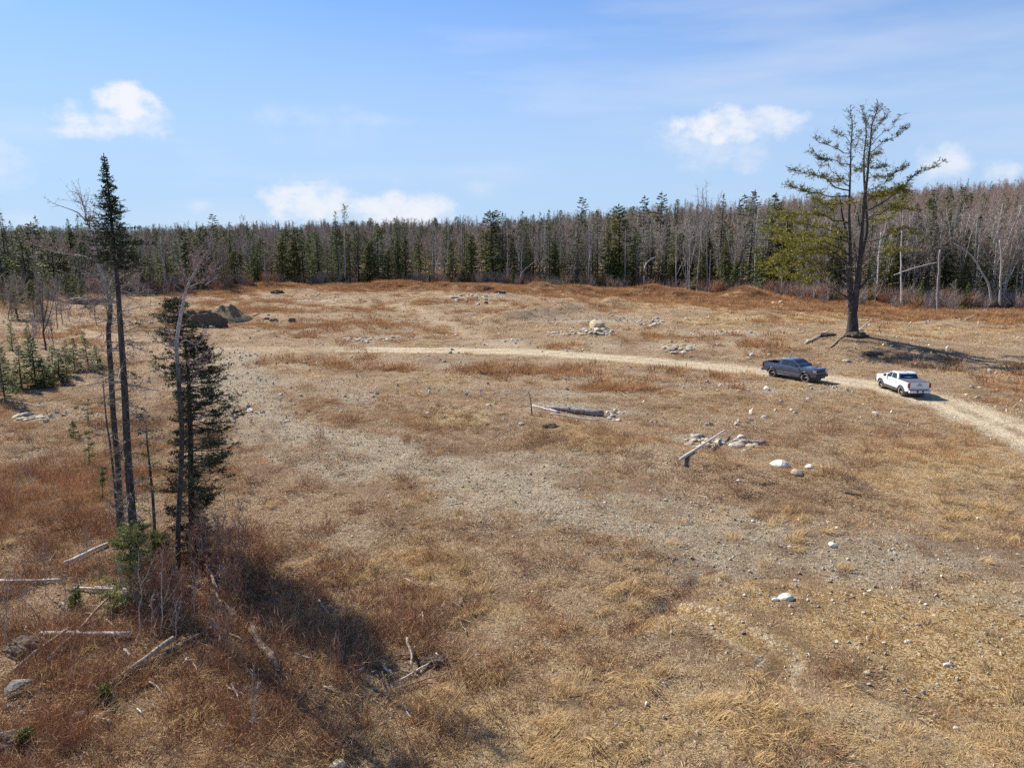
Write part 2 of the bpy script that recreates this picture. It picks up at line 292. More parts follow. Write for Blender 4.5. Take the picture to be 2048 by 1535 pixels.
def mat_ground():
    s = NT('ground'); P = s.pos()
    a = {k: s.attr(k) for k in ('road', 'rut', 'gravel', 'rust', 'straw', 'ochre', 'slash', 'forest')}
    big = s.noise(P, .35, 5); mid = s.noise(P, 2.2, 6, .7); fine = s.noise(P, 11, 5, .75); vf = s.noise(P, 34, 3, .8)
    def edge(x, k=.5):   # roughen a mask with noise
        q = s.math('ADD', x, s.math('MULTIPLY', s.math('SUBTRACT', s.noise(P, 1.6, 6, .75), .5), k)); return s.ramp(q, .22, .78)
    litter = s.mix(s.ramp(mid, .3, .7), (.215, .142, .09), (.385, .28, .18))
    litter = s.mix(s.ramp(big, .35, .65), litter, (.30, .20, .125))
    litter = s.mix(s.math('MULTIPLY', s.ramp(fine, .5, .75), .6), litter, (.50, .395, .275))
    c = litter
    straw = s.mix(s.ramp(fine, .3, .7), (.36, .25, .135), (.60, .45, .26))
    c = s.mix(edge(a['straw']), c, straw)
    rust = s.mix(s.ramp(fine, .3, .7), (.18, .10, .057), (.35, .21, .12))
    c = s.mix(edge(a['rust']), c, rust)
    c = s.mix(s.math('MULTIPLY', edge(a['slash'], .6), .75), c, s.mix(s.ramp(fine, .3, .7), (.15, .08, .05), (.36, .205, .12)))
    # gravel: individual pebble tones
    vc = s.voro(P, 16, 'Color'); vd = s.voro(P, 16, 'Distance')
    sepc = s.N('ShaderNodeSeparateColor'); s.L(vc, sepc.inputs[0])
    peb = s.mix(s.ramp(sepc.outputs[0], .1, .95), (.18, .15, .11), (.50, .44, .35))
    peb = s.mix(s.ramp(sepc.outputs[1], .75, .8), peb, (.42, .25, .15))
    gr = s.mix(s.ramp(fine, .35, .65), (.275, .235, .175), (.43, .375, .29))
    gr = s.mix(s.ramp(sepc.outputs[2], .35, .5), gr, peb)
    c = s.mix(edge(a['gravel'], .7), c, gr)
    och = s.mix(s.ramp(mid, .35, .7), (.25, .135, .035), (.46, .29, .11)); och = s.mix(s.ramp(sepc.outputs[2], .6, .7), och, (.56, .42, .24))
    c = s.mix(edge(a['ochre'], .7), c, och)
    rd = s.mix(s.ramp(s.noise(P, 1.2, 6, .7), .35, .65), (.20, .16, .115), (.32, .265, .185)); rd = s.mix(s.math('MULTIPLY', s.ramp(fine, .3, .7), .4), rd, (.35, .29, .205)); rd = s.mix(s.ramp(sepc.outputs[2], .7, .8), rd, (.52, .44, .33))
    rd = s.mix(s.math('MULTIPLY', a['rut'], .8), rd, (.46, .385, .28))
    c = s.mix(edge(a['road'], .6), c, rd)
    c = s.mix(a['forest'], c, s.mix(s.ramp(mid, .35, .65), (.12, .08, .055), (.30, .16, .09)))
    # scattered dead-leaf flecks and dark stems everywhere away from the road
    v2 = s.voro(P, 27, 'Color'); s2 = s.N('ShaderNodeSeparateColor'); s.L(v2, s2.inputs[0])
    away = s.math('SUBTRACT', 1.0, a['road'])
    c = s.mix(s.math('MULTIPLY', s.ramp(s2.outputs[0], .80, .86), s.math('MULTIPLY', away, .8)), c, (.08, .048, .03))
    c = s.mix(s.math('MULTIPLY', s.ramp(s2.outputs[1], .84, .88), .8), c, (.68, .565, .39))
    m3 = s.noise(P, .9, 7, .72)
    c = s.mix(s.math('MULTIPLY', s.ramp(m3, .52, .66), s.math('MULTIPLY', away, .55)), c, (.165, .10, .062))
    c = s.mix(s.math('MULTIPLY', s.ramp(m3, .47, .36), s.math('MULTIPLY', away, .30)), c, (.47, .355, .225))
    m5 = s.noise(P, 4.5, 6, .8); c = s.mix(s.math('MULTIPLY', s.ramp(m5, .53, .62), .75), c, (.095, .058, .034)); c = s.mix(s.math('MULTIPLY', s.ramp(m5, .45, .37), .35), c, (.58, .47, .33))
    far = s.N('ShaderNodeSeparateXYZ'); s.L(P, far.inputs[0]); m4 = s.noise(P, .16, 6, .7)
    c = s.mix(s.math('MULTIPLY', s.ramp(m4, .48, .62), s.math('MULTIPLY', away, .75)), c, s.mix(s.ramp(fine, .35, .65), (.145, .09, .055), (.27, .175, .108)))
    c = s.mix(1.0, c, (1.20, 1.165, 1.06, 1), 'MULTIPLY')
    h = s.math('ADD', s.math('MULTIPLY', fine, .7), s.math('MULTIPLY', vf, .35)); h = s.math('ADD', h, s.math('MULTIPLY', mid, .9))
    h = s.math('MULTIPLY', h, s.math('SUBTRACT', 1.0, s.math('MULTIPLY', a['road'], .65)))
    return s.bsdf(c, .95, .1, bump=h, bstr=1.0, bdist=.24)

def mat_tint(name, cols, transl=.2, rough=.9, dark=.55):
    """dry foliage: colour picked by the per-blade 'tone' and the per-clump 'tint'"""
    s = NT(name); tone = s.attr('tone'); tint = s.attr('tint', 'INSTANCER')
    rnd = s.N('ShaderNodeObjectInfo').outputs['Random']
    t = s.math('FRACT', s.math('ADD', s.math('MULTIPLY', rnd, 1.0), tint))
    c = s.mix(s.ramp(t, 0, 1, sm=False), cols[0], cols[1]); c = s.mix(s.ramp(tone, .3, 1.0), c, cols[2])
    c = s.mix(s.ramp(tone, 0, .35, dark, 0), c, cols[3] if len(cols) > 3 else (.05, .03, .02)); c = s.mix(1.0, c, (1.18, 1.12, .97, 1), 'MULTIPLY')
    return s.bsdf(c, rough, .15, transl=transl)

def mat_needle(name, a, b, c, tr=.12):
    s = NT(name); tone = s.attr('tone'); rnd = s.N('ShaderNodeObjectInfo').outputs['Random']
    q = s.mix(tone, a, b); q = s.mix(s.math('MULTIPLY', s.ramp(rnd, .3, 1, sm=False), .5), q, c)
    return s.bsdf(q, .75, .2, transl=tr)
def mat_bark(name, a, b, sc=6, stretch=.25, bands=False, rough=.9):
    s = NT(name); co_ = s.coord('Object'); mp = s.N('ShaderNodeMapping'); s.L(co_, mp.inputs[0]); mp.inputs['Scale'].default_value = (1, 1, stretch)
    n = s.noise(mp.outputs[0], sc, 6, .7); n2 = s.noise(co_, sc*.25, 3)
    c = s.mix(s.ramp(n, .35, .68), a, b)
    if bands:
        mp2 = s.N('ShaderNodeMapping'); s.L(co_, mp2.inputs[0]); mp2.inputs['Scale'].default_value = (.6, .6, 5)
        nb = s.noise(mp2.outputs[0], 3, 3); c = s.mix(s.ramp(nb, .6, .68), c, (.10, .085, .075))
    c = s.mix(s.math('MULTIPLY', s.ramp(n2, .45, .7), .5), c, a)
    return s.bsdf(c, rough, .15, bump=n, bstr=.8, bdist=.04)
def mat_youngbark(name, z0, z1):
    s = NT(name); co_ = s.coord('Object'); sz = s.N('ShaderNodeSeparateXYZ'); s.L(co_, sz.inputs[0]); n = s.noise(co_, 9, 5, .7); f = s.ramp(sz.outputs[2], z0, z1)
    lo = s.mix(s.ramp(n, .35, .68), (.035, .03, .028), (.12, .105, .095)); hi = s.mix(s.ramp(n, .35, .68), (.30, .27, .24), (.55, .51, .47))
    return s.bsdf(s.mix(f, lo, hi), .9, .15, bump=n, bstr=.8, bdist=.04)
def mat_rock(name, a, b, d):
    s = NT(name); co_ = s.coord('Object'); rnd = s.N('ShaderNodeObjectInfo').outputs['Random']
    n = s.noise(co_, 4, 6, .65); n2 = s.noise(co_, 26, 4, .7)
    c = s.mix(s.ramp(n, .3, .7), a, b); c = s.mix(rnd, c, s.mix(.55, c, d)); c = s.mix(s.math('MULTIPLY', s.ramp(n2, .55, .75), .6), c, (.13, .115, .09))
    return s.bsdf(c, .88, .25, bump=n2, bstr=.5, bdist=.03)
def mat_plain(name, col, rough=.5, metal=0, spec=.5, coat=0, dust=0.0):
    s = NT(name)
    c = (*col, 1)
    if dust:
        n = s.noise(s.coord('Object'), 3.5, 5); sz = s.N('ShaderNodeSeparateXYZ'); s.L(s.coord('Object'), sz.inputs[0])
        low = s.ramp(sz.outputs[2], 1.0, .35); f = s.math('MULTIPLY', s.math('ADD', s.math('MULTIPLY', low, .8), .12), s.ramp(n, .3, .7)); c = s.mix(s.math('MULTIPLY', f, dust), c, (.36, .28, .19))
    return s.bsdf(c, rough, spec, metal, coat=coat)

mat_ground()
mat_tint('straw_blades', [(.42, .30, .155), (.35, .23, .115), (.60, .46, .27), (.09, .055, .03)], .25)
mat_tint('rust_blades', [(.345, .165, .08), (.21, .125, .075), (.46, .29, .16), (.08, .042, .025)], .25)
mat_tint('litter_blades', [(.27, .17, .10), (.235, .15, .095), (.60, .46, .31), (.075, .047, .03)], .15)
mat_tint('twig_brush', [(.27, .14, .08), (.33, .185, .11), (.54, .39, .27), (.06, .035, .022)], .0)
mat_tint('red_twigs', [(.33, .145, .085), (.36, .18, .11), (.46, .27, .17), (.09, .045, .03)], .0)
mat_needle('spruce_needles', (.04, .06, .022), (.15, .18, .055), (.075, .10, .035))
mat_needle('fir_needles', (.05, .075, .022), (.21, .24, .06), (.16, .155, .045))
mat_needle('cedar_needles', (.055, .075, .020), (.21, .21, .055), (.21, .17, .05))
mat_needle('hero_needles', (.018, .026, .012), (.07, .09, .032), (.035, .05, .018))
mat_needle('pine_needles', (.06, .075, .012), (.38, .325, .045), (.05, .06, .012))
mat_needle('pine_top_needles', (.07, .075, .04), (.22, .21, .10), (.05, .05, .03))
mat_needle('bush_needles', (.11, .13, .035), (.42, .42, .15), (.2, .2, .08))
mat_bark('bark_grey', (.17, .15, .135), (.38, .35, .32), 7)
mat_bark('bark_dark', (.045, .038, .034), (.155, .135, .12), 9)
mat_bark('bark_pale', (.30, .27, .24), (.54, .50, .46), 5)
mat_bark('bark_birch', (.52, .49, .45), (.74, .71, .67), 4, bands=True)
mat_bark('dead_wood', (.24, .18, .13), (.50, .42, .33), 9, .25)
mat_bark('bleached_wood', (.48, .42, .35), (.72, .66, .57), 8)
mat_bark('rotten_wood', (.10, .07, .05), (.30, .22, .16), 9)
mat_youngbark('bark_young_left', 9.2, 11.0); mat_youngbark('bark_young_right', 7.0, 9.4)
mat_bark('twig_grey', (.30, .26, .22), (.50, .44, .38), 5)
mat_bark('twig_purple', (.29, .24, .195), (.47, .40, .33), 5)
mat_bark('twig_rust', (.31, .215, .165), (.48, .36, .285), 5)
mat_bark('twig_bud', (.34, .22, .18), (.55, .42, .36), 9)
mat_rock('rock_tan', (.46, .365, .225), (.64, .53, .36), (.36, .28, .18))
mat_rock('rock_grey', (.32, .28, .23), (.54, .48, .40), (.32, .26, .19))
mat_rock('rock_pale', (.64, .58, .48), (.84, .78, .67), (.55, .47, .35))
mat_bark('bark_pine', (.035, .03, .028), (.12, .105, .095), 9)
mat_rock('rock_dark', (.15, .135, .115), (.29, .265, .23), (.2, .17, .13))
mat_rock('soil_dark', (.07, .05, .034), (.185, .13, .085), (.08, .06, .04))
mat_rock('earth_mound', (.15, .105, .052), (.30, .215, .115), (.14, .10, .05))

# ------------------------------------------------------------------ mesh helpers
class MB:
    """gathers tubes, boxes and loose triangles; build() links them as one mesh object"""
    def __init__(s): s.V = []; s.Q = []; s.T = []; s.tn = []; s.n = 0
    def add(s, V, Q=None, T=None, tone=None):
        V = np.asarray(V, float).reshape(-1, 3); s.V.append(V)
        s.tn.append(np.full(len(V), .5) if tone is None else np.broadcast_to(np.asarray(tone, float), (len(V),)))
        if Q is not None and len(Q): s.Q.append(np.asarray(Q, int).reshape(-1, 4)+s.n)
        if T is not None and len(T): s.T.append(np.asarray(T, int).reshape(-1, 3)+s.n)
        s.n += len(V)
    def tube(s, P, rad, k=5, tone=None, cap=True):
        P = np.asarray(P, float); n = len(P); rad = np.broadcast_to(np.asarray(rad, float), (n,))
        T = np.gradient(P, axis=0); T /= np.linalg.norm(T, axis=1)[:, None]+1e-9
        ref = np.array((0, 0, 1.)) if abs(T[:, 2]).mean() < .8 else np.array((1., 0, 0))
        A = np.cross(T, ref); A /= np.linalg.norm(A, axis=1)[:, None]+1e-9; B = np.cross(T, A)
        th = np.arange(k)*2*math.pi/k
        V = P[:, None, :]+rad[:, None, None]*(np.cos(th)[None, :, None]*A[:, None, :]+np.sin(th)[None, :, None]*B[:, None, :])
        V = V.reshape(-1, 3); i = np.arange(n-1)[:, None]*k; j = np.arange(k)[None, :]; j2 = (j+1) % k
        Q = np.stack([i+j, i+j2, i+k+j2, i+k+j], -1).reshape(-1, 4)
        T_ = []
        if cap:
            V = np.vstack([V, P[0], P[-1]]); a, b = n*k, n*k+1
            for q in range(k): T_ += [(a, (q+1) % k, q), (b, (n-1)*k+q, (n-1)*k+(q+1) % k)]
        s.add(V, Q, T_, tone)
    def slivers(s, A, B, w, tone=None, cross=False, rng=NR):
        """thin triangles from A to B, w wide at A"""
        A = np.asarray(A, float); B = np.asarray(B, float); n = len(A)
        if n == 0: return
        D = B-A; D /= np.linalg.norm(D, axis=1)[:, None]+1e-9
        r = rng.normal(size=(n, 3)); S = np.cross(D, r); S /= np.linalg.norm(S, axis=1)[:, None]+1e-9
        w = np.broadcast_to(np.asarray(w, float), (n,))[:, None]
        V = np.stack([A-S*w/2, A+S*w/2, B], 1).reshape(-1, 3); T = np.arange(3*n).reshape(-1, 3)
        tt = None if tone is None else np.repeat(np.broadcast_to(np.asarray(tone, float), (n,)), 3)
        s.add(V, None, T, tt)
        if cross:
            S2 = np.cross(D, S); V = np.stack([A-S2*w/2, A+S2*w/2, B], 1).reshape(-1, 3); s.add(V, None, T, tt)
    def leaves(s, A, B, w, tone=None, rng=NR, up=None):
        """kite-shaped blades widest at the middle"""
        A = np.asarray(A, float); B = np.asarray(B, float); n = len(A)
        if n == 0: return
        D = B-A; Dn = D/(np.linalg.norm(D, axis=1)[:, None]+1e-9)
        r = rng.normal(size=(n, 3)) if up is None else rng.normal(size=(n, 3))*.45+np.asarray(up)
        S = np.cross(Dn, r); S /= np.linalg.norm(S, axis=1)[:, None]+1e-9
        w = np.broadcast_to(np.asarray(w, float), (n,))[:, None]; M = A+D*.45
        V = np.stack([A, M+S*w/2, B, M-S*w/2], 1).reshape(-1, 3)
        s.add(V, np.arange(4*n).reshape(-1, 4), None, None if tone is None else np.repeat(np.broadcast_to(np.asarray(tone, float), (n,)), 4))
    def box(s, c, d, tone=None, rz=0.0, M=None):
        x, y, z = np.array(d)/2; V = np.array([(i*x, j*y, k*z) for k in (-1, 1) for j in (-1, 1) for i in (-1, 1)])
        if rz: V = V@np.array(((math.cos(rz), math.sin(rz), 0), (-math.sin(rz), math.cos(rz), 0), (0, 0, 1)))
        if M is not None: V = V@np.array(M.to_3x3()).T
        s.add(V+np.array(c), [(0, 2, 3, 1), (4, 5, 7, 6), (0, 1, 5, 4), (2, 6, 7, 3), (0, 4, 6, 2), (1, 3, 7, 5)], None, tone)
    def mesh(s, name, mat, smooth=False):
        V = np.vstack(s.V) if s.V else np.zeros((0, 3)); Q = np.vstack(s.Q) if s.Q else np.zeros((0, 4), int); T = np.vstack(s.T) if s.T else np.zeros((0, 3), int)
        me = bpy.data.meshes.new(name); me.vertices.add(len(V)); me.vertices.foreach_set('co', V.ravel().astype(np.float32))
        li = np.concatenate([Q.ravel(), T.ravel()]).astype(np.int32); me.loops.add(len(li)); me.loops.foreach_set('vertex_index', li)
        st = np.concatenate([np.arange(len(Q))*4, len(Q)*4+np.arange(len(T))*3]).astype(np.int32)
        me.polygons.add(len(st)); me.polygons.foreach_set('loop_start', st)
        me.polygons.foreach_set('use_smooth', np.full(len(st), smooth, bool))
        me.update(calc_edges=True)
        if s.tn: me.attributes.new('tone', 'FLOAT', 'POINT').data.foreach_set('value', np.concatenate(s.tn).astype(np.float32))
        me.materials.append(MATS[mat]); return me
    def build(s, name, mat, parent=None, smooth=False, link=True):
        return link_mesh(name, s.mesh(name, mat, smooth), parent)
def link_mesh(name, me, parent=None):
    o = bpy.data.objects.new(name, me); COL.objects.link(o)
    if parent is not None: o.parent = parent
    return o
def tag(o, label=None, cat=None, group=None, kind=None):
    if label: o['label'] = label
    if cat: o['category'] = cat
    if group: o['group'] = group
    if kind: o['kind'] = kind
    return o
def thing(name, label, cat, loc=(0, 0, 0), rz=0.0, group=None):
    o = bpy.data.objects.new(name, None); COL.objects.link(o); o.location = loc; o.rotation_euler = (0, 0, rz); o.empty_display_size = .2
    return tag(o, label, cat, group)
def dup(root, loc, rz=0.0, sc=1.0, label=None, group=None, tilt=(0, 0)):
    r = root.copy(); COL.objects.link(r); r.location = loc; r.rotation_euler = (tilt[0], tilt[1], rz); r.scale = (sc,)*3 if isinstance(sc, (int, float)) else sc
    if label: r['label'] = label
    if group: r['group'] = group
    for ch in root.children:
        c = ch.copy(); COL.objects.link(c); c.parent = r
        for g in ch.children:
            d = g.copy(); COL.objects.link(d); d.parent = c
    return r

# ------------------------------------------------------------------ ground sheet
EDGE_PX = [-600, 0, 150, 300, 450, 560, 700, 850, 1000, 1100, 1200, 1300, 1400, 1500, 1600, 1700, 1800, 1900, 2048, 2700]
EDGE_PY = [604, 604, 594, 585, 578, 572, 569, 567, 567, 571, 573, 576, 583, 591, 598, 601, 607, 612, 612, 616]
EDGE_U = [ray(a, b)[0]/ray(a, b)[1] for a, b in zip(EDGE_PX, EDGE_PY)]
EDGE_D = [float(at0(a, b)[1]) for a, b in zip(EDGE_PX, EDGE_PY)]
def edge_dist(x, y):
    """metres behind the forest edge"""
    return y-np.interp(x/np.maximum(y, 30), EDGE_U, EDGE_D)
def build_ground():
    ys = [-45.0]
    while ys[-1] < 12: ys.append(ys[-1]+.9)
    while ys[-1] < 2600: ys.append(ys[-1]+max(.22, .0115*ys[-1]))
    ys = np.array(ys); n = 470
    t = np.linspace(-1, 1, n); half = .86*np.maximum(ys, 12)+26
    X = half[:, None]*t[None, :]; Y = np.repeat(ys[:, None], n, 1)
    x = X.ravel(); y = Y.ravel(); z = H(x, y); c = cover(x, y)
    # matted clumps of dead growth lift the surface a little between the bare places
    z = z+(fbm(x/.7, y/.7, 91, 3)-.5)*.14*(1-c['bare'])*(1-sstep(60, 110, y))
    i = np.arange(len(ys)-1)[:, None]*n; j = np.arange(n-1)[None, :]
    Q = np.stack([i+j, i+j+1, i+n+j+1, i+n+j], -1).reshape(-1, 4)
    mb = MB(); mb.add(np.stack([x, y, z], 1), Q); me = mb.mesh('ground', 'ground', True)
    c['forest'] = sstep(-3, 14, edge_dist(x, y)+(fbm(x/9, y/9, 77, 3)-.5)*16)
    for k in ('road', 'rut', 'gravel', 'rust', 'straw', 'ochre', 'slash', 'forest'):
        me.attributes.new(k, 'FLOAT', 'POINT').data.foreach_set('value', c[k].astype(np.float32))
    o = link_mesh('ground', me); tag(o, 'cleared brown field of litter, gravel and dirt track', kind='structure')
build_ground()

# ------------------------------------------------------------------ scattering
def scatter(name, P, idx, rot, scl, tint, sources, label, cat):
    """points that carry instances of the source meshes"""
    src = bpy.data.collections.new(name+'_kinds')
    for k, me in enumerate(sources):
        so_ = bpy.data.objects.new(f'{name}_kind_{k:02d}', me); src.objects.link(so_)
    me = bpy.data.meshes.new(name); me.vertices.add(len(P)); me.vertices.foreach_set('co', np.asarray(P, np.float32).ravel())
    me.attributes.new('idx', 'INT', 'POINT').data.foreach_set('value', np.asarray(idx, np.int32))
    me.attributes.new('rot', 'FLOAT_VECTOR', 'POINT').data.foreach_set('vector', np.asarray(rot, np.float32).ravel())
    me.attributes.new('scl', 'FLOAT_VECTOR', 'POINT').data.foreach_set('vector', np.asarray(scl, np.float32).ravel())
    me.attributes.new('tint', 'FLOAT', 'POINT').data.foreach_set('value', np.asarray(tint, np.float32))
    o = link_mesh(name, me)
    g = bpy.data.node_groups.new(name+'_nodes', 'GeometryNodeTree')
    g.interface.new_socket('Geometry', in_out='INPUT', socket_type='NodeSocketGeometry'); g.interface.new_socket('Geometry', in_out='OUTPUT', socket_type='NodeSocketGeometry')
    gi = g.nodes.new('NodeGroupInput'); go = g.nodes.new('NodeGroupOutput'); ip = g.nodes.new('GeometryNodeInstanceOnPoints')
    ci = g.nodes.new('GeometryNodeCollectionInfo'); ci.inputs['Collection'].default_value = src; ci.inputs['Separate Children'].default_value = True; ci.inputs['Reset Children'].default_value = True
    def na(n, t):
        a = g.nodes.new('GeometryNodeInputNamedAttribute'); a.data_type = t; a.inputs['Name'].default_value = n; return a.outputs['Attribute']
    e2r = g.nodes.new('FunctionNodeEulerToRotation')
    L = g.links.new
    mtp = g.nodes.new('GeometryNodeMeshToPoints')
    L(gi.outputs[0], mtp.inputs[0]); L(mtp.outputs[0], ip.inputs['Points']); L(ci.outputs[0], ip.inputs['Instance']); ip.inputs['Pick Instance'].default_value = True
    L(na('idx', 'INT'), ip.inputs['Instance Index']); L(na('rot', 'FLOAT_VECTOR'), e2r.inputs[0]); L(e2r.outputs[0], ip.inputs['Rotation']); L(na('scl', 'FLOAT_VECTOR'), ip.inputs['Scale'])
    L(ip.outputs[0], go.inputs[0])
    md = o.modifiers.new('scatter', 'NODES'); md.node_group = g
    tag(o, label, cat, kind='stuff'); return o
def sample_fan(n, d0, d1, rng, power=1.0, spread=.80, pad=4.0):
    """random ground places in front of the camera, denser near by"""
    r = rng.random(n); 
    if power == 2: y = np.sqrt(d0*d0+r*(d1*d1-d0*d0))          # even per square metre
    elif power == 1: y = d0+r*(d1-d0)
    else: y = d0*(d1/d0)**r
    x = (rng.random(n)*2-1)*(spread*y+pad); return x, y
# ------------------------------------------------------------------ ground growth
def blades(mb, n, rad, l0, l1, w, lean, rng, spread=.6, up=.0, droop=.35, coherent=None, z0=0.0, tone=None):
    a = rng.random(n)*2*math.pi; r = np.sqrt(rng.random(n))*rad
    B = np.stack([np.cos(a)*r, np.sin(a)*r, np.full(n, z0-.02)], 1)
    L = l0+(l1-l0)*rng.random(n)
    d = a if coherent is None else coherent+rng.normal(size=n)*spread
    ln = np.clip(lean+rng.normal(size=n)*.22, 0, 1.5)           # angle from upright
    D = np.stack([np.cos(d)*np.sin(ln), np.sin(d)*np.sin(ln), np.cos(ln)], 1)
    M = B+D*(L*.55)[:, None]; E = M+D*(L*.45)[:, None]; E[:, 2] -= L*droop*np.sin(ln); E[:, 2] = np.maximum(E[:, 2], .01); E[:, :2] += rng.normal(size=(n, 2))*(L*.12)[:, None]
    S = np.stack([-np.sin(d), np.cos(d), rng.normal(size=n)*.5], 1); S /= np.linalg.norm(S, axis=1)[:, None]; S = S*(w*(.6+.8*rng.random(n)))[:, None]/2
    V = np.stack([B-S, B+S, M-S*.8, M+S*.8, E], 1).reshape(-1, 3); i = np.arange(n)[:, None]*5
    tn = rng.random(n)*.6+.4 if tone is None else tone+.15*rng.normal(size=n)
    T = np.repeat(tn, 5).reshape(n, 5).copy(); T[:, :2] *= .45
    mb.add(V, i+np.array([[0, 1, 3, 2]]), i+np.array([[2, 3, 4]]), T.ravel())
def kinds():
    rng = np.random.default_rng(5); out = {}
    L = []
    for k in range(4):
        mb = MB(); c = rng.random()*6.28
        blades(mb, 95, .40, .12, .36, .011, 1.2, rng, .8, coherent=c, droop=.25); blades(mb, 20, .3, .14, .34, .010, .6, rng, coherent=c)
        L.append(mb.mesh('straw_tuft', 'straw_blades'))
    out['straw'] = L; L = []
    for k in range(3):
        mb = MB(); blades(mb, 70, .55, .18, .5, .012, .6, rng, droop=.25); blades(mb, 50, .5, .1, .3, .02, 1.1, rng)
        L.append(mb.mesh('rust_tuft', 'rust_blades'))
    out['rust'] = L; L = []
    for k in range(4):
        mb = MB(); blades(mb, 85, .5, .06, .22, .02, 1.3, rng, droop=.1); blades(mb, 16, .45, .12, .32, .008, .6, rng)
        L.append(mb.mesh('litter_tuft', 'litter_blades'))
    out['litter'] = L; L = []
    def twigs(mb, n, rad, l0, l1, w, lean):
        a = rng.random(n)*6.283; r = np.sqrt(rng.random(n))*rad; B = np.stack([np.cos(a)*r, np.sin(a)*r, np.zeros(n)], 1)
        d = rng.random(n)*6.283; ln = np.clip(lean+rng.normal(size=n)*.3, 0, 1.5); Ls = l0+(l1-l0)*rng.random(n)
        D = np.stack([np.cos(d)*np.sin(ln), np.sin(d)*np.sin(ln), np.cos(ln)], 1); E = B+D*Ls[:, None]; tn = rng.random(n)
        mb.slivers(B, E, w, tn, rng=rng, cross=True)
        for q in range(3):
            f = .3+.6*rng.random(n); S = B+(E-B)*f[:, None]; D2 = D+rng.normal(size=(n, 3))*.5; D2 /= np.linalg.norm(D2, axis=1)[:, None]
            mb.slivers(S, S+D2*(Ls*.4)[:, None], w*.6, tn, rng=rng)
    for k in range(4):
        mb = MB(); twigs(mb, 24, .5, .3, 1.0, .014, .75); L.append(mb.mesh('twig_tangle', 'twig_brush'))
    out['twigs'] = L; L = []
    for k in range(3):
        mb = MB(); twigs(mb, 26, .35, .6, 1.5, .013, .35); L.append(mb.mesh('red_twig_shrub', 'red_twigs'))
    out['red'] = L; L = []
    for k in range(3):   # far, coarser weeds
        mb = MB(); blades(mb, 70, 1.2, .3, .85, .038, .55, rng, droop=.2); blades(mb, 30, .9, .2, .6, .07, 1.0, rng)
        L.append(mb.mesh('far_rust_weeds', 'rust_blades'))
    out['farrust'] = L; L = []
    for k in range(2):
        mb = MB(); blades(mb, 70, .9, .18, .5, .05, 1.0, rng, .7, coherent=1.+k)
        L.append(mb.mesh('far_straw_tuft', 'straw_blades'))
    out['farstraw'] = L; L = []
    for k in range(2):
        mb = MB(); blades(mb, 60, .9, .1, .35, .05, 1.1, rng)
        L.append(mb.mesh('far_litter_tuft', 'litter_blades'))
    out['farlitter'] = L
    return out
KIND = kinds()
def put_scatter(name, lab, cat, x, y, keep, src, rng, s0=.7, s1=1.3, zs=1.0, sink=.02, tint=None):
    x, y = x[keep], y[keep]; n = len(x); z = H(x, y)-sink
    z = z+(fbm(x/.7, y/.7, 91, 3)-.5)*.14*(1-sstep(60, 110, y))*(1-cover(x, y)['bare'])
    s = s0+(s1-s0)*rng.random(n); S = np.stack([s, s, s*zs*(.7+.6*rng.random(n))], 1)
    # clumps lie the same way over a few metres
    rot = np.stack([rng.normal(size=n)*.06, rng.normal(size=n)*.06, (fbm(x/7, y/7, 95, 2)*9+rng.normal(size=n)*.7)], 1)
    t = fbm(x/2.5, y/2.5, 97, 3)*.5+rng.random(n)*.25 if tint is None else tint[keep]
    scatter(name, np.stack([x, y, z], 1), rng.integers(0, len(src), n), rot, S, t, src, lab, cat)
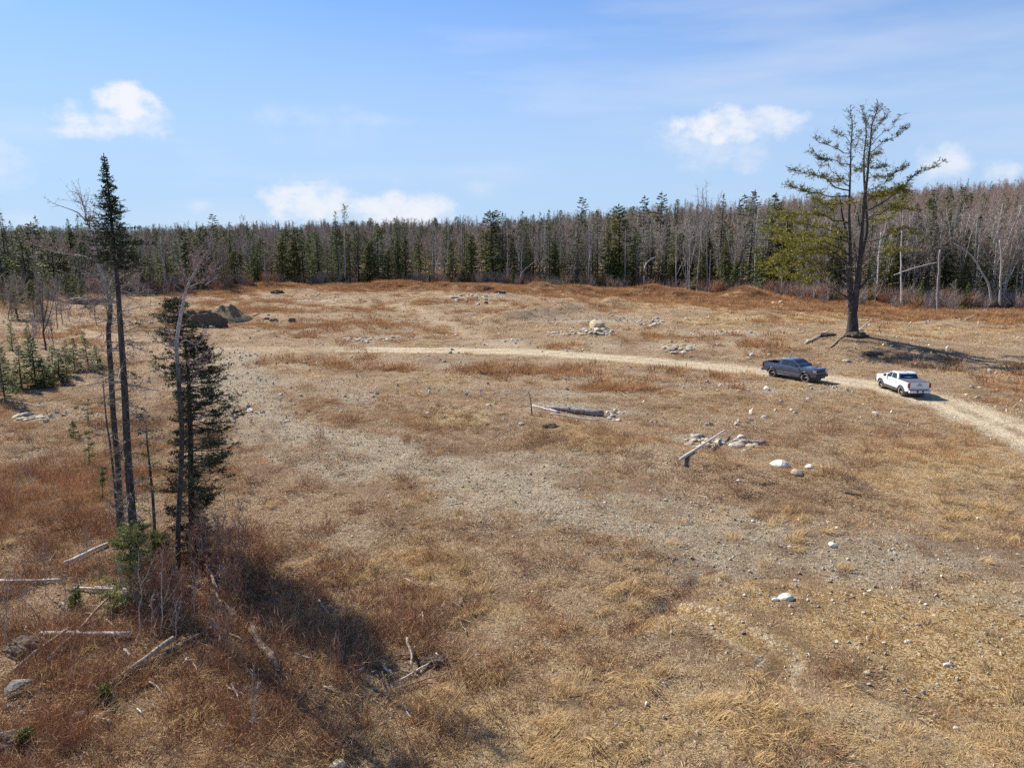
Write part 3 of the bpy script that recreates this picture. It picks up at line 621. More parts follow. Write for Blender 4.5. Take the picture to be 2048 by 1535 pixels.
def build_growth():
    rng = np.random.default_rng(21)
    def q(n, d0, d1, p=2):
        x, y = sample_fan(n, d0, d1, rng, p); c = cover(x, y); e = edge_dist(x, y)
        patch = fbm(x/1.7, y/1.7, 101, 3); return x, y, c, e, patch, rng.random(n)
    x, y, c, e, p, r = q(64000, 12.5, 62); keep = r < np.clip((c['straw']*.55+.02*(p > .55))*(1-c['bare'])*sstep(.25, .6, p+.15*c['straw']), 0, 1)
    put_scatter('dry_grass', 'dry straw grass lying over in the foreground of the field', 'grass', x, y, keep, KIND['straw'], rng, .55, 1.15)
    x, y, c, e, p, r = q(40000, 12.5, 62); keep = r < np.clip((c['rust']*.9+.55*c['slash']+.06)*(1-c['bare'])*sstep(.3, .6, p), 0, 1)
    put_scatter('rust_weeds', 'rust brown dead weeds standing in patches of the field', 'weeds', x, y, keep, KIND['rust'], rng, .5, 1.1)
    x, y, c, e, p, r = q(62000, 12.5, 58); keep = r < np.clip(.46*(1-.93*c['bare'])*(1-.5*c['straw']), 0, 1)
    put_scatter('leaf_litter', 'flattened brown leaf litter covering the field', 'leaf litter', x, y, keep, KIND['litter'], rng, .5, 1.1)
    x, y, c, e, p, r = q(30000, 12.5, 50); keep = r < np.clip((c['slash']*.7+.05*(p > .5))*(1-c['bare'])*sstep(.35, .6, p), 0, 1)
    put_scatter('twig_tangle', 'grey brown tangle of fallen twigs among the stumps', 'brushwood', x, y, keep, KIND['twigs'], rng, .6, 1.3)
    x, y, c, e, p, r = q(16000, 12.5, 50); keep = r < np.clip((c['slash']*.14+.16*c['rust']*(x < -4))*sstep(.45, .65, p), 0, 1)
    put_scatter('red_twigs', 'reddish upright leafless twigs growing through the brushwood', 'brush', x, y, keep, KIND['red'], rng, .45, 1.0)
    L = []
    for k in range(3):
        mb = MB(); blades(mb, 60, .28, .35, .85, .013, .95, rng, .45, coherent=1.5*k, droop=.35); L.append(mb.mesh('long_straw', 'straw_blades'))
    x, y, c, e, p, r = q(7000, 12.5, 34); keep = r < np.clip((c['straw']*.9+.25*c['slash'])*sstep(.5, .7, fbm(x/1.1, y/1.1, 141, 3)), 0, 1)
    put_scatter('long_dry_grass', 'long pale dead grass blades flopping over in the foreground', 'grass', x, y, keep, L, rng, .6, 1.2)
    x, y, c, e, p, r = q(60000, 60, 250)
    keep = (r < np.clip(c['rust']*1.1*(1-c['bare'])*sstep(.3, .5, p+.3*c['rust']), 0, 1)*np.where(e > 0, .9, 1)) & (e < 26) 
    put_scatter('far_rust_weeds', 'rust red dead weeds along the edge of the woods', 'weeds', x, y, keep, KIND['farrust'], rng, .6, 1.25)
    x, y, c, e, p, r = q(40000, 58, 215); keep = (r < np.clip((c['straw']*1.1+.1)*(1-c['bare'])*sstep(.3, .55, p+.2*c['straw']), 0, 1)) & (e < 2)
    put_scatter('far_dry_grass', 'golden dry grass on the far side of the field', 'grass', x, y, keep, KIND['farstraw'], rng, .5, 1.1)
    x, y, c, e, p, r = q(30000, 55, 200); keep = (r < .45*(1-c['bare'])) & (e < 2)
    put_scatter('far_leaf_litter', 'brown litter and low dead plants across the far field', 'leaf litter', x, y, keep, KIND['farlitter'], rng, .5, 1.0)
build_growth()

# ------------------------------------------------------------------ stones
def rock_mesh(name, mat, seed, sub=2, flat=.7, rough=.28):
    bm = bmesh.new(); bmesh.ops.create_icosphere(bm, subdivisions=sub, radius=.5); rr = random.Random(seed)
    off = Vector((rr.random()*50, rr.random()*50, rr.random()*50))
    from mathutils import noise as mn
    planes = [(Vector((rr.gauss(0, 1), rr.gauss(0, 1), rr.gauss(0, 1))).normalized(), .30+.15*rr.random()) for _ in range(7)]
    sx, sy = .8+.5*rr.random(), .7+.5*rr.random()
    for v in bm.verts:
        p = v.co.copy()*(1+rough*mn.noise(v.co*2.2+off))
        for n, d in planes:
            q = p.dot(n)-d
            if q > 0: p -= n*q*.85
        v.co = Vector((p.x*sx, p.y*sy, p.z*flat))
    me = bpy.data.meshes.new(name); bm.to_mesh(me); bm.free(); me.materials.append(MATS[mat]); return me
ROCKS = {k: [rock_mesh('rock', 'rock_'+k, 100*i+j, 2) for j in range(4)] for i, k in enumerate(('tan', 'grey', 'pale', 'dark'))}
PEBB = [rock_mesh('pebble', m, 900+j, 1, .6) for j, m in enumerate(('rock_tan', 'rock_grey', 'rock_pale', 'rock_tan', 'rock_grey', 'rock_tan'))]
def build_gravel():
    rng = np.random.default_rng(31)
    x, y = sample_fan(46000, 12.5, 70, rng, 2); c = cover(x, y); r = rng.random(len(x)); p = fbm(x/1.1, y/1.1, 111, 3)
    keep = r < np.clip(c['gravel']*1.0+c['ochre']*.9+.035+.05*c['road'], 0, 1)*sstep(.3, .6, p+.2)
    x, y = x[keep], y[keep]; n = len(x); s = .035+.16*rng.random(n)**3
    scatter('gravel', np.stack([x, y, H(x, y)+s*.12], 1), rng.integers(0, 6, n), rng.random((n, 3))*6.28, np.stack([s, s*(.7+.4*rng.random(n)), s*(.6+.4*rng.random(n))], 1), rng.random(n), PEBB,
            'pale pebbles and gravel strewn over the bare places of the near field', 'gravel')
    x, y = sample_fan(76000, 48, 200, rng, 2); c = cover(x, y); r = rng.random(len(x)); p = fbm(x/3, y/3, 113, 4)
    keep = (r < np.clip(c['gravel']*.85, 0, 1)*sstep(.35, .6, p)+.035*(1-c['road'])) & (edge_dist(x, y) < -2)
    x, y = x[keep], y[keep]; n = len(x); s = .11+.50*rng.random(n)**3.5
    scatter('far_gravel', np.stack([x, y, H(x, y)+s*.12], 1), rng.integers(0, 6, n), rng.random((n, 3))*6.28, np.stack([s, s*(.7+.4*rng.random(n)), s*(.6+.4*rng.random(n))], 1), rng.random(n), PEBB,
            'stones and cobbles strewn over the far field', 'gravel')
build_gravel()
def rock(px, py, size, mat, label, group=None, dz=0.0, rz=None, sq=(1, 1, 1), sink=.22, name='rock'):
    p = at(px, py); o = bpy.data.objects.new(name, ROCKS[mat][R.randrange(4)]); COL.objects.link(o)
    o.scale = (size*sq[0], size*sq[1], size*sq[2]); o.rotation_euler = (R.uniform(-.2, .2), R.uniform(-.2, .2), R.uniform(0, 6.28) if rz is None else rz)
    o.location = (p.x, p.y, p.z+size*sq[2]*(.32-sink)+dz); tag(o, label, 'rock', group); return o
def pxm(px, py):  # metres per photo pixel there
    p = at(px, py); return (p-Vector((0, 0, CAMH))).length/F
SINGLE_ROCKS = [
    (1562, 932, 31, 'pale', 'white rounded boulder beside the split ochre boulder'), (1594, 948, 28, 'tan', 'split boulder with ochre face and dark cleft beside white boulder'), (1618, 935, 20, 'pale', 'flat pale rock just behind the split boulder'),
    (1482, 874, 15, 'pale', 'pale rock above the leaning pole on the cobbles'), (1474, 882, 14, 'pale', 'whitish rock touching the short log end'),
    (1043, 848, 13, 'grey', 'grey white stone below the dead sapling stump'), (978, 812, 15, 'tan', 'tan rounded stone in grass beyond the dark log'), (972, 829, 8, 'pale', 'small white stone below tan rounded stone'), (856, 827, 12, 'pale', 'white stone at the edge of the sandy clearing'), (978, 793, 7, 'pale', 'tiny white stone above the tan rounded stone'),
    (1018, 860, 7, 'grey', 'small dark stone in grass near the grey white stone'), (912, 671, 11, 'pale', 'bright white boulder on the gravel beside the track fork'), (815, 667, 10, 'grey', 'grey stone near the row of small boulders'), (875, 665, 8, 'grey', 'dark stone short of the white boulder by the fork'),
    (838, 712, 8, 'pale', 'pale stone just below the dirt track'), (855, 712, 10, 'grey', 'dark flat stones beside the pale stone below track'), (635, 725, 6, 'pale', 'small white stone before the brown weed patch'),
    (865, 595, 7, 'pale', 'white stone at foot of the rust weed bank'), (940, 633, 8, 'pale', 'white stone below the rubble bank'), (1218, 627, 9, 'pale', 'long white stone on the slope above the big boulder'),
    (1312, 637, 12, 'grey', 'dark angular boulder on the stony slope'), (1373, 638, 9, 'pale', 'pale stone in the golden grass'), (1548, 608, 13, 'tan', 'brown boulder in the weeds before the woods'), (1548, 615, 10, 'pale', 'pale boulder under the brown boulder'), (1563, 606, 14, 'tan', 'tan boulder at the weed edge beside brown boulder'), (1590, 606, 10, 'grey', 'grey rocks at the weed edge near tan boulder'),
    (1440, 608, 8, 'pale', 'pale stone in grass before weed edge'), (1460, 611, 8, 'tan', 'tan stone in grass before weed edge'),
    (1692, 723, 15, 'grey', 'grey boulder behind the parked dark pickup'), (1505, 711, 14, 'pale', 'whitish rock behind the dark pickup tail'), (1497, 717, 12, 'tan', 'tan rock left of the dark pickup tail'), (1538, 710, 10, 'tan', 'tan stone above the dark pickup bed'), (1637, 727, 10, 'tan', 'tan stone beside the dark pickup hood'), (1618, 683, 14, 'tan', 'mossy tan rock at foot of pine knoll'), (1738, 651, 8, 'pale', 'white stone beside the pine roots'), (1720, 660, 12, 'tan', 'tan stone among the pine roots'), (1880, 658, 8, 'pale', 'pale stone beyond the pine shadow'), (1960, 776, 8, 'pale', 'white stone on grass right of the white pickup'), (1950, 796, 6, 'pale', 'small pale stone downhill of the grass stone'),
    (1573, 1196, 26, 'pale', 'flat whitish stone on the ochre gravel'), (1551, 1200, 13, 'pale', 'small pale stone beside flat whitish stone'), (1666, 1091, 20, 'pale', 'oblong white stone on the gravel track'), (1580, 1094, 10, 'pale', 'small white stone left of oblong stone on track'), (1506, 1042, 10, 'pale', 'white stone above the track bend'), (1210, 1005, 9, 'pale', 'pale stone in the middle of the field'), (1331, 1001, 13, 'tan', 'flat brown stone in middle of the field'),
    (1248, 1015, 6, 'tan', 'orange tan pebble near flat brown stone'), (1768, 1285, 9, 'pale', 'white pebble on ochre gravel'), (1705, 940, 7, 'tan', 'small tan stone right of the white boulders'), (1477, 961, 9, 'pale', 'pale stone with stick below the rock heap'), (1895, 1330, 14, 'pale', 'flat pale stone by the ochre mud stain'), (1780, 1100, 9, 'pale', 'whitish stone near the bare sand spot'), (1660, 1162, 9, 'grey', 'grey stone between track and ochre gravel'),
    (40, 1380, 46, 'dark', 'large mottled grey boulder in dead grass at the left'), (676, 1532, 34, 'tan', 'rounded tan rock at the lower picture edge'), (160, 1430, 24, 'grey', 'grey flat stones among straw grass'), (20, 1412, 14, 'dark', 'dark stone below the mottled boulder'), (1065, 1183, 8, 'pale', 'white pebble in litter field centre'), (546, 1250, 20, 'pale', 'broken pale stone in the brush shadow'), (955, 1310, 12, 'pale', 'small pale stones on litter right of brush heap'), (985, 1332, 9, 'pale', 'pale pebble below small pale stones'),
    (425, 655, 13, 'grey', 'grey rock at the foot of earth mound'), (418, 620, 7, 'tan', 'tan rock left of the grassy earth mound')]
def build_rocks():
    for (px, py, s, m, lab) in SINGLE_ROCKS:
        size = s*pxm(px, py)*(1.0 if s > 12 else .86); rock(px, py, size, m, lab, sq=(1, .8, .85), rz=R.uniform(-.35, .35)+(math.pi if R.random() < .5 else 0))
    big = rock(1193, 657, 40*pxm(1193, 660)*.92, 'tan', 'big tan boulder sitting on the heap of cobbles', sq=(1.15, .95, 1.0), sink=.2, rz=.2, dz=.12, name='boulder')
    rock(1190, 648, 12*pxm(1190, 650), 'pale', 'pale stone lodged behind the big tan boulder', dz=.35)
    def heap(cx, cy, rx, ry, n, s0, s1, label, group, hgt=.4, mats=('tan', 'grey', 'pale'), name='cobble'):
        m = pxm(cx, cy)
        for i in range(n):
            a = R.random()*6.283; r = math.sqrt(R.random()); px = cx+math.cos(a)*r*rx; py = cy+math.sin(a)*r*ry
            s = (s0+(s1-s0)*R.random()**1.7)*m
            mt = mats[0 if R.random() < .42 else 1 if R.random() < .75 else 2]
            rock(px, py, s, mt, ('big ' if s > (s0+.66*(s1-s0))*m else 'small ' if s < (s0+.15*(s1-s0))*m else 'middling ')+('whitish ' if mt == 'pale' else mt+' ')+label, group, dz=hgt*max(0, 1-r*1.1)*R.random(), sq=(1.25, .85, .75), name=name)
    heap(1195, 664, 34, 9, 52, 7, 15, 'cobble in the heap under the big tan boulder', 'cobbles heaped round the big tan boulder', .5)
    heap(1130, 668, 42, 5, 18, 6, 12, 'cobble in the tail trailing from the boulder heap', 'cobbles trailing left of the boulder heap', .15)
    heap(1352, 697, 34, 10, 36, 6, 14, 'cobble in the low heap above the dirt track', 'cobbles in the low heap above the dirt track', .35)
    heap(1300, 646, 30, 7, 14, 6, 12, 'cobble strewn round the dark angular boulder', 'cobbles round the dark angular boulder', .1)
    heap(715, 682, 36, 5, 24, 6, 12, 'stone in the row along the dirt track', 'stones lined up above the dirt track', .1)
    heap(784, 678, 22, 6, 16, 6, 13, 'stone in the dark heap near the track', 'stones heaped beside the row of stones', .2)
    heap(945, 597, 42, 13, 36, 5, 12, 'rubble stone on the bank below the rust weeds', 'rubble on the bank below the rust weeds', .3)
    heap(1410, 884, 42, 14, 40, 8, 17, 'cobble in the heap crossed by the leaning pole', 'cobbles heaped under the leaning pole', .1)
    heap(1490, 892, 28, 10, 18, 8, 17, 'cobble under and beside the short cut log', 'cobbles round the short cut log', .05)
    heap(1228, 832, 22, 12, 15, 7, 15, 'stone at the thick end of dark log', 'stones at the thick end of the dark log', .05)
    heap(65, 836, 34, 8, 16, 8, 17, 'flat stone in the rubble patch left of the tall trees', 'flat stones in the patch left of the tall trees', .05)
    heap(735, 800, 14, 4, 8, 4, 9, 'stone of the small cluster in mid field', 'small stone cluster in mid field', .05)
    heap(1540, 700, 60, 20, 10, 3, 8, 'stone scattered behind the dark pickup', 'stones scattered behind the dark pickup', 0)
    heap(1400, 660, 90, 16, 14, 3, 7, 'stone scattered on the slope before golden grass', 'stones scattered on the slope', 0)
    heap(620, 592, 40, 6, 10, 3, 7, 'stone on the far bank by the root heap', 'stones on the far bank', .1)
build_rocks()

def lump(name, px, py, rx, ry, h, mat, label, cat, seed=1, group=None):
    p = at(px, py); bm = bmesh.new(); bmesh.ops.create_icosphere(bm, subdivisions=4, radius=1.0)
    from mathutils import noise as mn
    for v in bm.verts:
        q = v.co*2.0+Vector((seed*7.7, 0, 0)); v.co = v.co*(1+.28*mn.fractal(q, 1.0, 2.0, 4)+.12*mn.noise(v.co*9))
        v.co = Vector((v.co.x*rx, v.co.y*ry, v.co.z*h))
    me = bpy.data.meshes.new(name); bm.to_mesh(me); bm.free(); me.materials.append(MATS[mat])
    o = link_mesh(name, me); o.location = (p.x, p.y, p.z); tag(o, label, cat, group); return o
def build_mounds():
    # the conical earth mound and dark root clods beside it
    p = at(462, 640); bm = bmesh.new(); n = 28
    from mathutils import noise as mn
    rings = [(0, 1.75), (.5, 1.55), (.8, 1.36), (1.1, 1.15), (1.45, .93), (1.8, .72), (2.2, .5), (2.6, .3), (3.3, -.05), (3.9, -.4)]
    prev = None; top = bm.verts.new((0, 0, 1.85)); R0 = []
    for (r, z) in rings[1:]:
        ring = [bm.verts.new((math.cos(a)*r*(1.5 if math.cos(a) < 0 else 1.0)*(1+.16*mn.noise(Vector((math.cos(a)*2, math.sin(a)*2, r)))), math.sin(a)*r*.9, z+(.35*(-math.cos(a)) if math.cos(a) < 0 and r > .6 else 0)*(1.2-r*.2)+.34*mn.noise(Vector((math.cos(a)*r*2, math.sin(a)*r*2, 5)))+.16*mn.noise(Vector((math.cos(a)*r*7, math.sin(a)*r*7, 9))))) for a in [k*2*math.pi/n for k in range(n)]]
        for k in range(n):
            if prev is None: bm.faces.new((top, ring[k], ring[(k+1) % n]))
            else: bm.faces.new((prev[k], ring[k], ring[(k+1) % n], prev[(k+1) % n]))
        prev = ring
    me = bpy.data.meshes.new('earth_mound'); bm.to_mesh(me); bm.free(); me.materials.append(MATS['earth_mound'])
    for f in me.polygons: f.use_smooth = True
    o = link_mesh('earth_mound', me); o.location = p; o.scale = (1.15, 1.15, 1.6); tag(o, 'steep olive brown earth mound left behind at the field edge', 'mound')
    lump('root_clod', 415, 652, 3.2, 1.3, 2.3, 'soil_dark', 'black earth bank adjoining the steep earth mound', 'earth bank', 2)
    lump('root_clod', 385, 648, 2.6, 1.2, 1.9, 'soil_dark', 'dark overturned clod at left end of the black bank', 'earth clod', 3)
    lump('stump', 585, 643, .62, .5, .62, 'soil_dark', 'small black upturned stump standing alone in the field', 'stump', 4)
    lump('root_clod', 548, 642, .8, .5, .42, 'soil_dark', 'dark low clod with roots near the lone stump', 'earth clod', 5)
    lump('root_clod', 533, 640, .6, .5, .45, 'soil_dark', 'brown clod between mound and lone stump', 'earth clod', 6)
    lump('root_clod', 555, 586, 1.6, 1., .8, 'soil_dark', 'black upturned root mass on the far rust bank', 'root mass', 7)
    lump('root_clod', 175, 606, 4.2, 2, 1.3, 'soil_dark', 'long dark brush heap at the left wood edge', 'brush heap', 8)
    lump('root_clod', 975, 577, 1.5, .8, .6, 'soil_dark', 'dark root mass above the rubble bank', 'root mass', 9)
    lump('root_clod', 1000, 586, 1.4, .6, .5, 'soil_dark', 'dark clod at the right end of the rubble bank', 'earth clod', 10)
    lump('root_clod', 1100, 853, .55, .3, .22, 'soil_dark', 'small dark sod lump below the dark log', 'sod', 11)
    lump('root_clod', 60, 1300, .7, .5, .4, 'soil_dark', 'black upturned root plate at the pale log end', 'root mass', 12)
    lump('root_clod', 690, 1490, .3, .2, .16, 'soil_dark', 'small black clod in the dry grass at the bottom', 'earth clod', 13)
    lump('root_clod', 20, 1490, .5, .4, .3, 'soil_dark', 'black hollow stump at the lower left corner', 'stump', 14)
    lump('root_clod', 870, 1325, .4, .3, .2, 'soil_dark', 'dark clod among sticks right of brush heap', 'earth clod', 15)
build_mounds()

# ------------------------------------------------------------------ logs and sticks
def log(a, b, r0, r1, mat, label, cat='log', name='log', wob=.03, lift=.6, k=9, n=7, lifts=(0, 0), knots=3, straight=False):
    A = at(*a); B = at(*b); seed = R.random()*50; mb = MB(); P = []; RR = []
    L = (B-A).length
    for i in range(n):
        t = i/(n-1); x = A.x+(B.x-A.x)*t; y = A.y+(B.y-A.y)*t; z = max(hz(x, y), A.z+(B.z-A.z)*t-.1)
        r = r0+(r1-r0)*t; P.append((x+R.gauss(0, wob)*min(1, 4*t*(1-t)), y+R.gauss(0, wob)*min(1, 4*t*(1-t)), z+r*lift+lifts[0]*(1-t)+lifts[1]*t)); RR.append(r*(1+.1*R.gauss(0, 1)))
    z_ = np.array([p[2] for p in P]); c0, c1 = z_[0], z_[-1]; lin = c0+(c1-c0)*np.linspace(0, 1, n); tt = np.linspace(0, 1, n); s_ = max(((z_-c0)[1:]/tt[1:]).max(), c1-c0); lin = np.minimum(c0+tt*s_, np.maximum(z_, lin)+.3)+(.07 if a[1] > 1100 else 0)
    if straight: lin = c0+(c1-c0)*tt; lin = lin+max(0, (z_-lin).max())
    P = [(p[0], p[1], l if straight else .9*l+.1*q) for p, l, q in zip(P, lin, z_)]
    o0 = Vector(P[0]); root = thing(name, label, cat, o0)
    Pl = np.array(P)-np.array(P[0]); mb.tube(Pl, RR, k); mb.build('trunk', mat, root, True)
    for q in range(knots):
        i = R.randrange(1, n-1); d = np.array((R.gauss(0, 1), R.gauss(0, 1), abs(R.gauss(0, .8))+.2)); d /= np.linalg.norm(d); m2 = MB(); m2.tube([Pl[i], Pl[i]+d*RR[i]*R.uniform(1.3, 2.6)], [RR[i]*.35, RR[i]*.15], 5); m2.build('branch_stub', mat, root)
    return root
def build_logs():
    log((1206, 832), (1096, 818), .26, .17, 'bark_grey', 'thick dark grey barked log lying in the middle of the field', k=12, knots=4, lift=.8)
    log((1118, 826), (1065, 814), .10, .05, 'bleached_wood', 'pale broken top lying at the thin end of the dark log', 'branch', 'branch')
    log((1198, 842), (1100, 826), .06, .03, 'bleached_wood', 'long pale branch lying against the dark log', 'branch', 'branch')
    log((1360, 930), (1449, 871), .085, .055, 'bleached_wood', 'straight grey pole lying across the cobble heap', 'pole', 'pole', wob=.004, lifts=(0, .05), knots=0, straight=True)
    log((1531, 890), (1483, 886), .17, .15, 'bark_grey', 'short cut grey log lying beside the cobble heap', knots=1, wob=.01, lift=.9)
    log((82, 1274), (262, 1276), .10, .075, 'bleached_wood', 'pale straight log lying flat in the brush at the left', knots=2)
    log((130, 1132), (216, 1090), .09, .06, 'bleached_wood', 'white bare log on the rust litter left of the green bush', knots=1)
    log((222, 1376), (350, 1298), .10, .07, 'dead_wood', 'grey weathered log pointing up to the branch heap', knots=2, lifts=(0, .15))
    log((305, 1330), (428, 1270), .09, .05, 'rotten_wood', 'dark forked branch lying beside the grey weathered log', 'branch', 'branch')
    log((95, 1330), (235, 1190), .06, .03, 'dead_wood', 'long thin pole slanting across the pale straight log', 'pole', 'pole', lifts=(0, .2))
    log((8, 1362), (140, 1275), .06, .04, 'dead_wood', 'slender dead pole below the upturned root plate', 'pole', 'pole')
    log((155, 1265), (280, 1200), .045, .025, 'dead_wood', 'thin dead branch above the pale straight log', 'branch', 'branch', lifts=(0, .15))
    log((0, 1166), (125, 1165), .06, .05, 'bleached_wood', 'greyish log along the left picture edge', knots=1)
    log((150, 1180), (268, 1186), .05, .03, 'bleached_wood', 'bent pale stick under the young trunks', 'branch', 'branch')
    log((505, 1265), (560, 1350), .13, .10, 'rotten_wood', 'rotting bark stripped log sloping through the brush heap', knots=3)
    log((418, 1150), (440, 1215), .05, .045, 'dead_wood', 'broken greyish white trunk piece in the brush below the fir', lifts=(.3, 0), knots=2)
    log((440, 1215), (475, 1240), .16, .10, 'rotten_wood', 'grey torn stump end below the broken white trunk piece', 'log', knots=3)
    log((800, 1365), (858, 1331), .035, .025, 'bleached_wood', 'white stick on the dark hollow of the brush heap', 'stick', 'stick', knots=1)
    log((815, 1295), (824, 1345), .04, .03, 'dead_wood', 'forked pale stick standing over the hollow', 'stick', 'stick', lifts=(.25, 0))
    log((872, 1310), (896, 1330), .03, .025, 'bleached_wood', 'short white stick right of the hollow', 'stick', 'stick', knots=1)
    log((790, 1382), (918, 1340), .03, .02, 'dead_wood', 'long grey stick lying below the white stick', 'stick', 'stick')
    log((850, 1290), (875, 1270), .03, .02, 'dead_wood', 'short grey stick above the hollow', 'stick', 'stick')
    log((765, 1335), (785, 1352), .04, .03, 'bleached_wood', 'broken pale wood splinter left of the forked stick', 'stick', 'stick')
    log((250, 1304), (272, 1322), .05, .03, 'bleached_wood', 'short yellowish splinter on the litter', 'stick', 'stick', knots=0)
    log((190, 1438), (222, 1450), .05, .04, 'bleached_wood', 'short pale stick beside the grey flat stones', 'stick', 'stick', knots=0)
    log((806, 1410), (824, 1440), .03, .02, 'bleached_wood', 'curved white stick near the bottom of the brush', 'stick', 'stick', knots=0)
    log((0, 1480), (34, 1470), .09, .08, 'bark_grey', 'hollow grey log end in the lower left corner', knots=1)
    log((0, 798), (95, 815), .05, .03, 'bleached_wood', 'long bleached pole in the rust weeds at the left', 'pole', 'pole')
    log((470, 633), (505, 628), .08, .04, 'bleached_wood', 'pale pole beside the steep earth mound', 'pole', 'pole', knots=0)
    log((505, 633), (570, 622), .07, .04, 'dead_wood', 'long fallen pole right of the steep earth mound', 'pole', 'pole', knots=0)
    log((1610, 688), (1660, 664), .11, .06, 'bleached_wood', 'bleached log on the left flank of the pine knoll', knots=1)
    log((1660, 696), (1690, 670), .09, .05, 'dead_wood', 'bare root branch curving down the pine knoll', 'root', 'root')
    log((1710, 668), (1742, 652), .08, .05, 'bleached_wood', 'pale stick leaning on the pine foot', 'stick', 'stick', lifts=(0, .8))
    log((1798, 606), (1812, 590), .12, .08, 'bleached_wood', 'white broken trunk leaning in the weeds behind the pine', 'snag', 'snag', lifts=(0, 2.0))
    log((1930, 640), (1975, 622), .12, .1, 'bleached_wood', 'bleached wood heap piece at the right weed edge', knots=2)
    log((1690, 985), (1722, 992), .06, .04, 'bark_dark', 'small dark fallen branch in golden grass', 'branch', 'branch')
    log((1395, 990), (1420, 997), .03, .02, 'bleached_wood', 'white stick on litter below the rock heap', 'stick', 'stick', knots=0)
    log((900, 1010), (925, 1004), .03, .02, 'bleached_wood', 'pale stick in the middle of the litter', 'stick', 'stick', knots=0)
    for (px, py) in ((1340, 579), (1362, 581), (1382, 584), (1350, 584), (1325, 577), (1370, 578)):
        log((px-7, py+2), (px+8, py-2), .14, .08, 'bleached_wood', 'grey log in the brush pile before the woods', knots=1)['group'] = 'grey logs of the brush pile before the woods'
    for i in range(95):   # smaller sticks thrown about the slash
        a = R.random()*6.28; px = R.choice((180, 330, 480, 650, 780))+R.gauss(0, 90); py = 1290+R.gauss(0, 85)
        if px < 5 or py > 1520 or py < 1090: continue
        d = R.uniform(18, 62); o = log((px, py), (px+d*math.cos(a), py+d*.6*math.sin(a)), R.uniform(.022, .04), .014, R.choice(('dead_wood', 'rotten_wood', 'bleached_wood')), 'thin stick lying in the brush heap', 'stick', 'stick', knots=1, k=5, n=4)
        o['label'] = ('long ' if d > 40 else 'short ')+{'dead_wood': 'grey brown', 'rotten_wood': 'dark', 'bleached_wood': 'bleached'}[o.children[0].data.materials[0].name]+' stick in the brush '+('left of the tall tree feet' if px < 240 else 'before the tall tree feet' if px < 460 else 'in the tree shadow' if px < 620 else 'round the hollow')
        o['group'] = 'thin sticks lying in the brush heap'
build_logs()
# ------------------------------------------------------------------ trees
def conifer(height, radius, mat, seed, base=.08, whorl=.42, nb=6, sprays=13, bark='bark_dark', droop=.15, power=.85, gap=.12, sw=.16, slen=.55, tr=.012, fuller=1.0):
    """(trunk mesh, crown mesh) of a spruce-like tree of that height in metres"""
    rng = np.random.default_rng(seed); tb = MB(); cb = MB()
    n = 7; zz = np.linspace(0, height, n); bend = rng.normal(size=2)*.012*height
    P = np.stack([bend[0]*(zz/height)**2, bend[1]*(zz/height)**2, zz], 1); rad = np.maximum(.015, tr*height*(1-zz/height*.96)); tb.tube(P, rad, 7)
    z = base*height
    while z < height*.985:
        t = (z-base*height)/(height*(1-base)); prof = max(.03, (1-t)**power)*(1 if t > .12 else .75+2*t)
        for b in range(nb):
            if rng.random() < gap: continue
            az = rng.random()*6.283; L = radius*prof*(.6+.6*rng.random())*fuller; zb = z+rng.normal()*.1*whorl
            c0 = np.array((np.interp(zb, zz, P[:, 0]), np.interp(zb, zz, P[:, 1]), zb))
            ang = .35*(t-.35)-droop*(1-t); dirh = np.array((math.cos(az), math.sin(az), math.tan(ang)))
            s = np.linspace(0, 1, 4)[:, None]; BP = c0+dirh*s*L; BP[:, 2] += (s[:, 0]**2)*L*.12
            if L > .5: cb.tube(BP, [.03, .02, .015, .006], 3, .0, cap=False)
            m = max(4, int(sprays*(.5+.5*prof)*min(1, .45+L/2))); f = .15+.85*rng.random(m)**.75
            q = BP[0]+(BP[-1]-BP[0])*f[:, None]; q[:, 2] += rng.normal(size=m)*.03-.02
            side = np.array((-math.sin(az), math.cos(az), 0)); sg = rng.choice((-1, 1), m)
            d = (dirh/np.linalg.norm(dirh))*(.55+.4*rng.random(m))[:, None]+side*(sg*(.35+.7*rng.random(m)))[:, None]+np.array((0, 0, 1))*(rng.normal(size=m)*.22-.08)[:, None]
            d /= np.linalg.norm(d, axis=1)[:, None]; ln = slen*(.5+.7*rng.random(m))*(.45+.55*prof+.1)*(1.15-f*.5)
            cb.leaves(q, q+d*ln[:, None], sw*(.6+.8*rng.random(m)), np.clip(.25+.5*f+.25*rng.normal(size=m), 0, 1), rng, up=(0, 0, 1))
        z += whorl*(.55+.45*(1-t))
    cb.leaves(np.array([[P[-1, 0], P[-1, 1], height*.96]]*4), np.array([[P[-1, 0], P[-1, 1], height*1.01]])+rng.normal(size=(4, 3))*.08, .1, .5, rng)
    return tb.mesh('trunk', bark, True), cb.mesh('crown', mat)
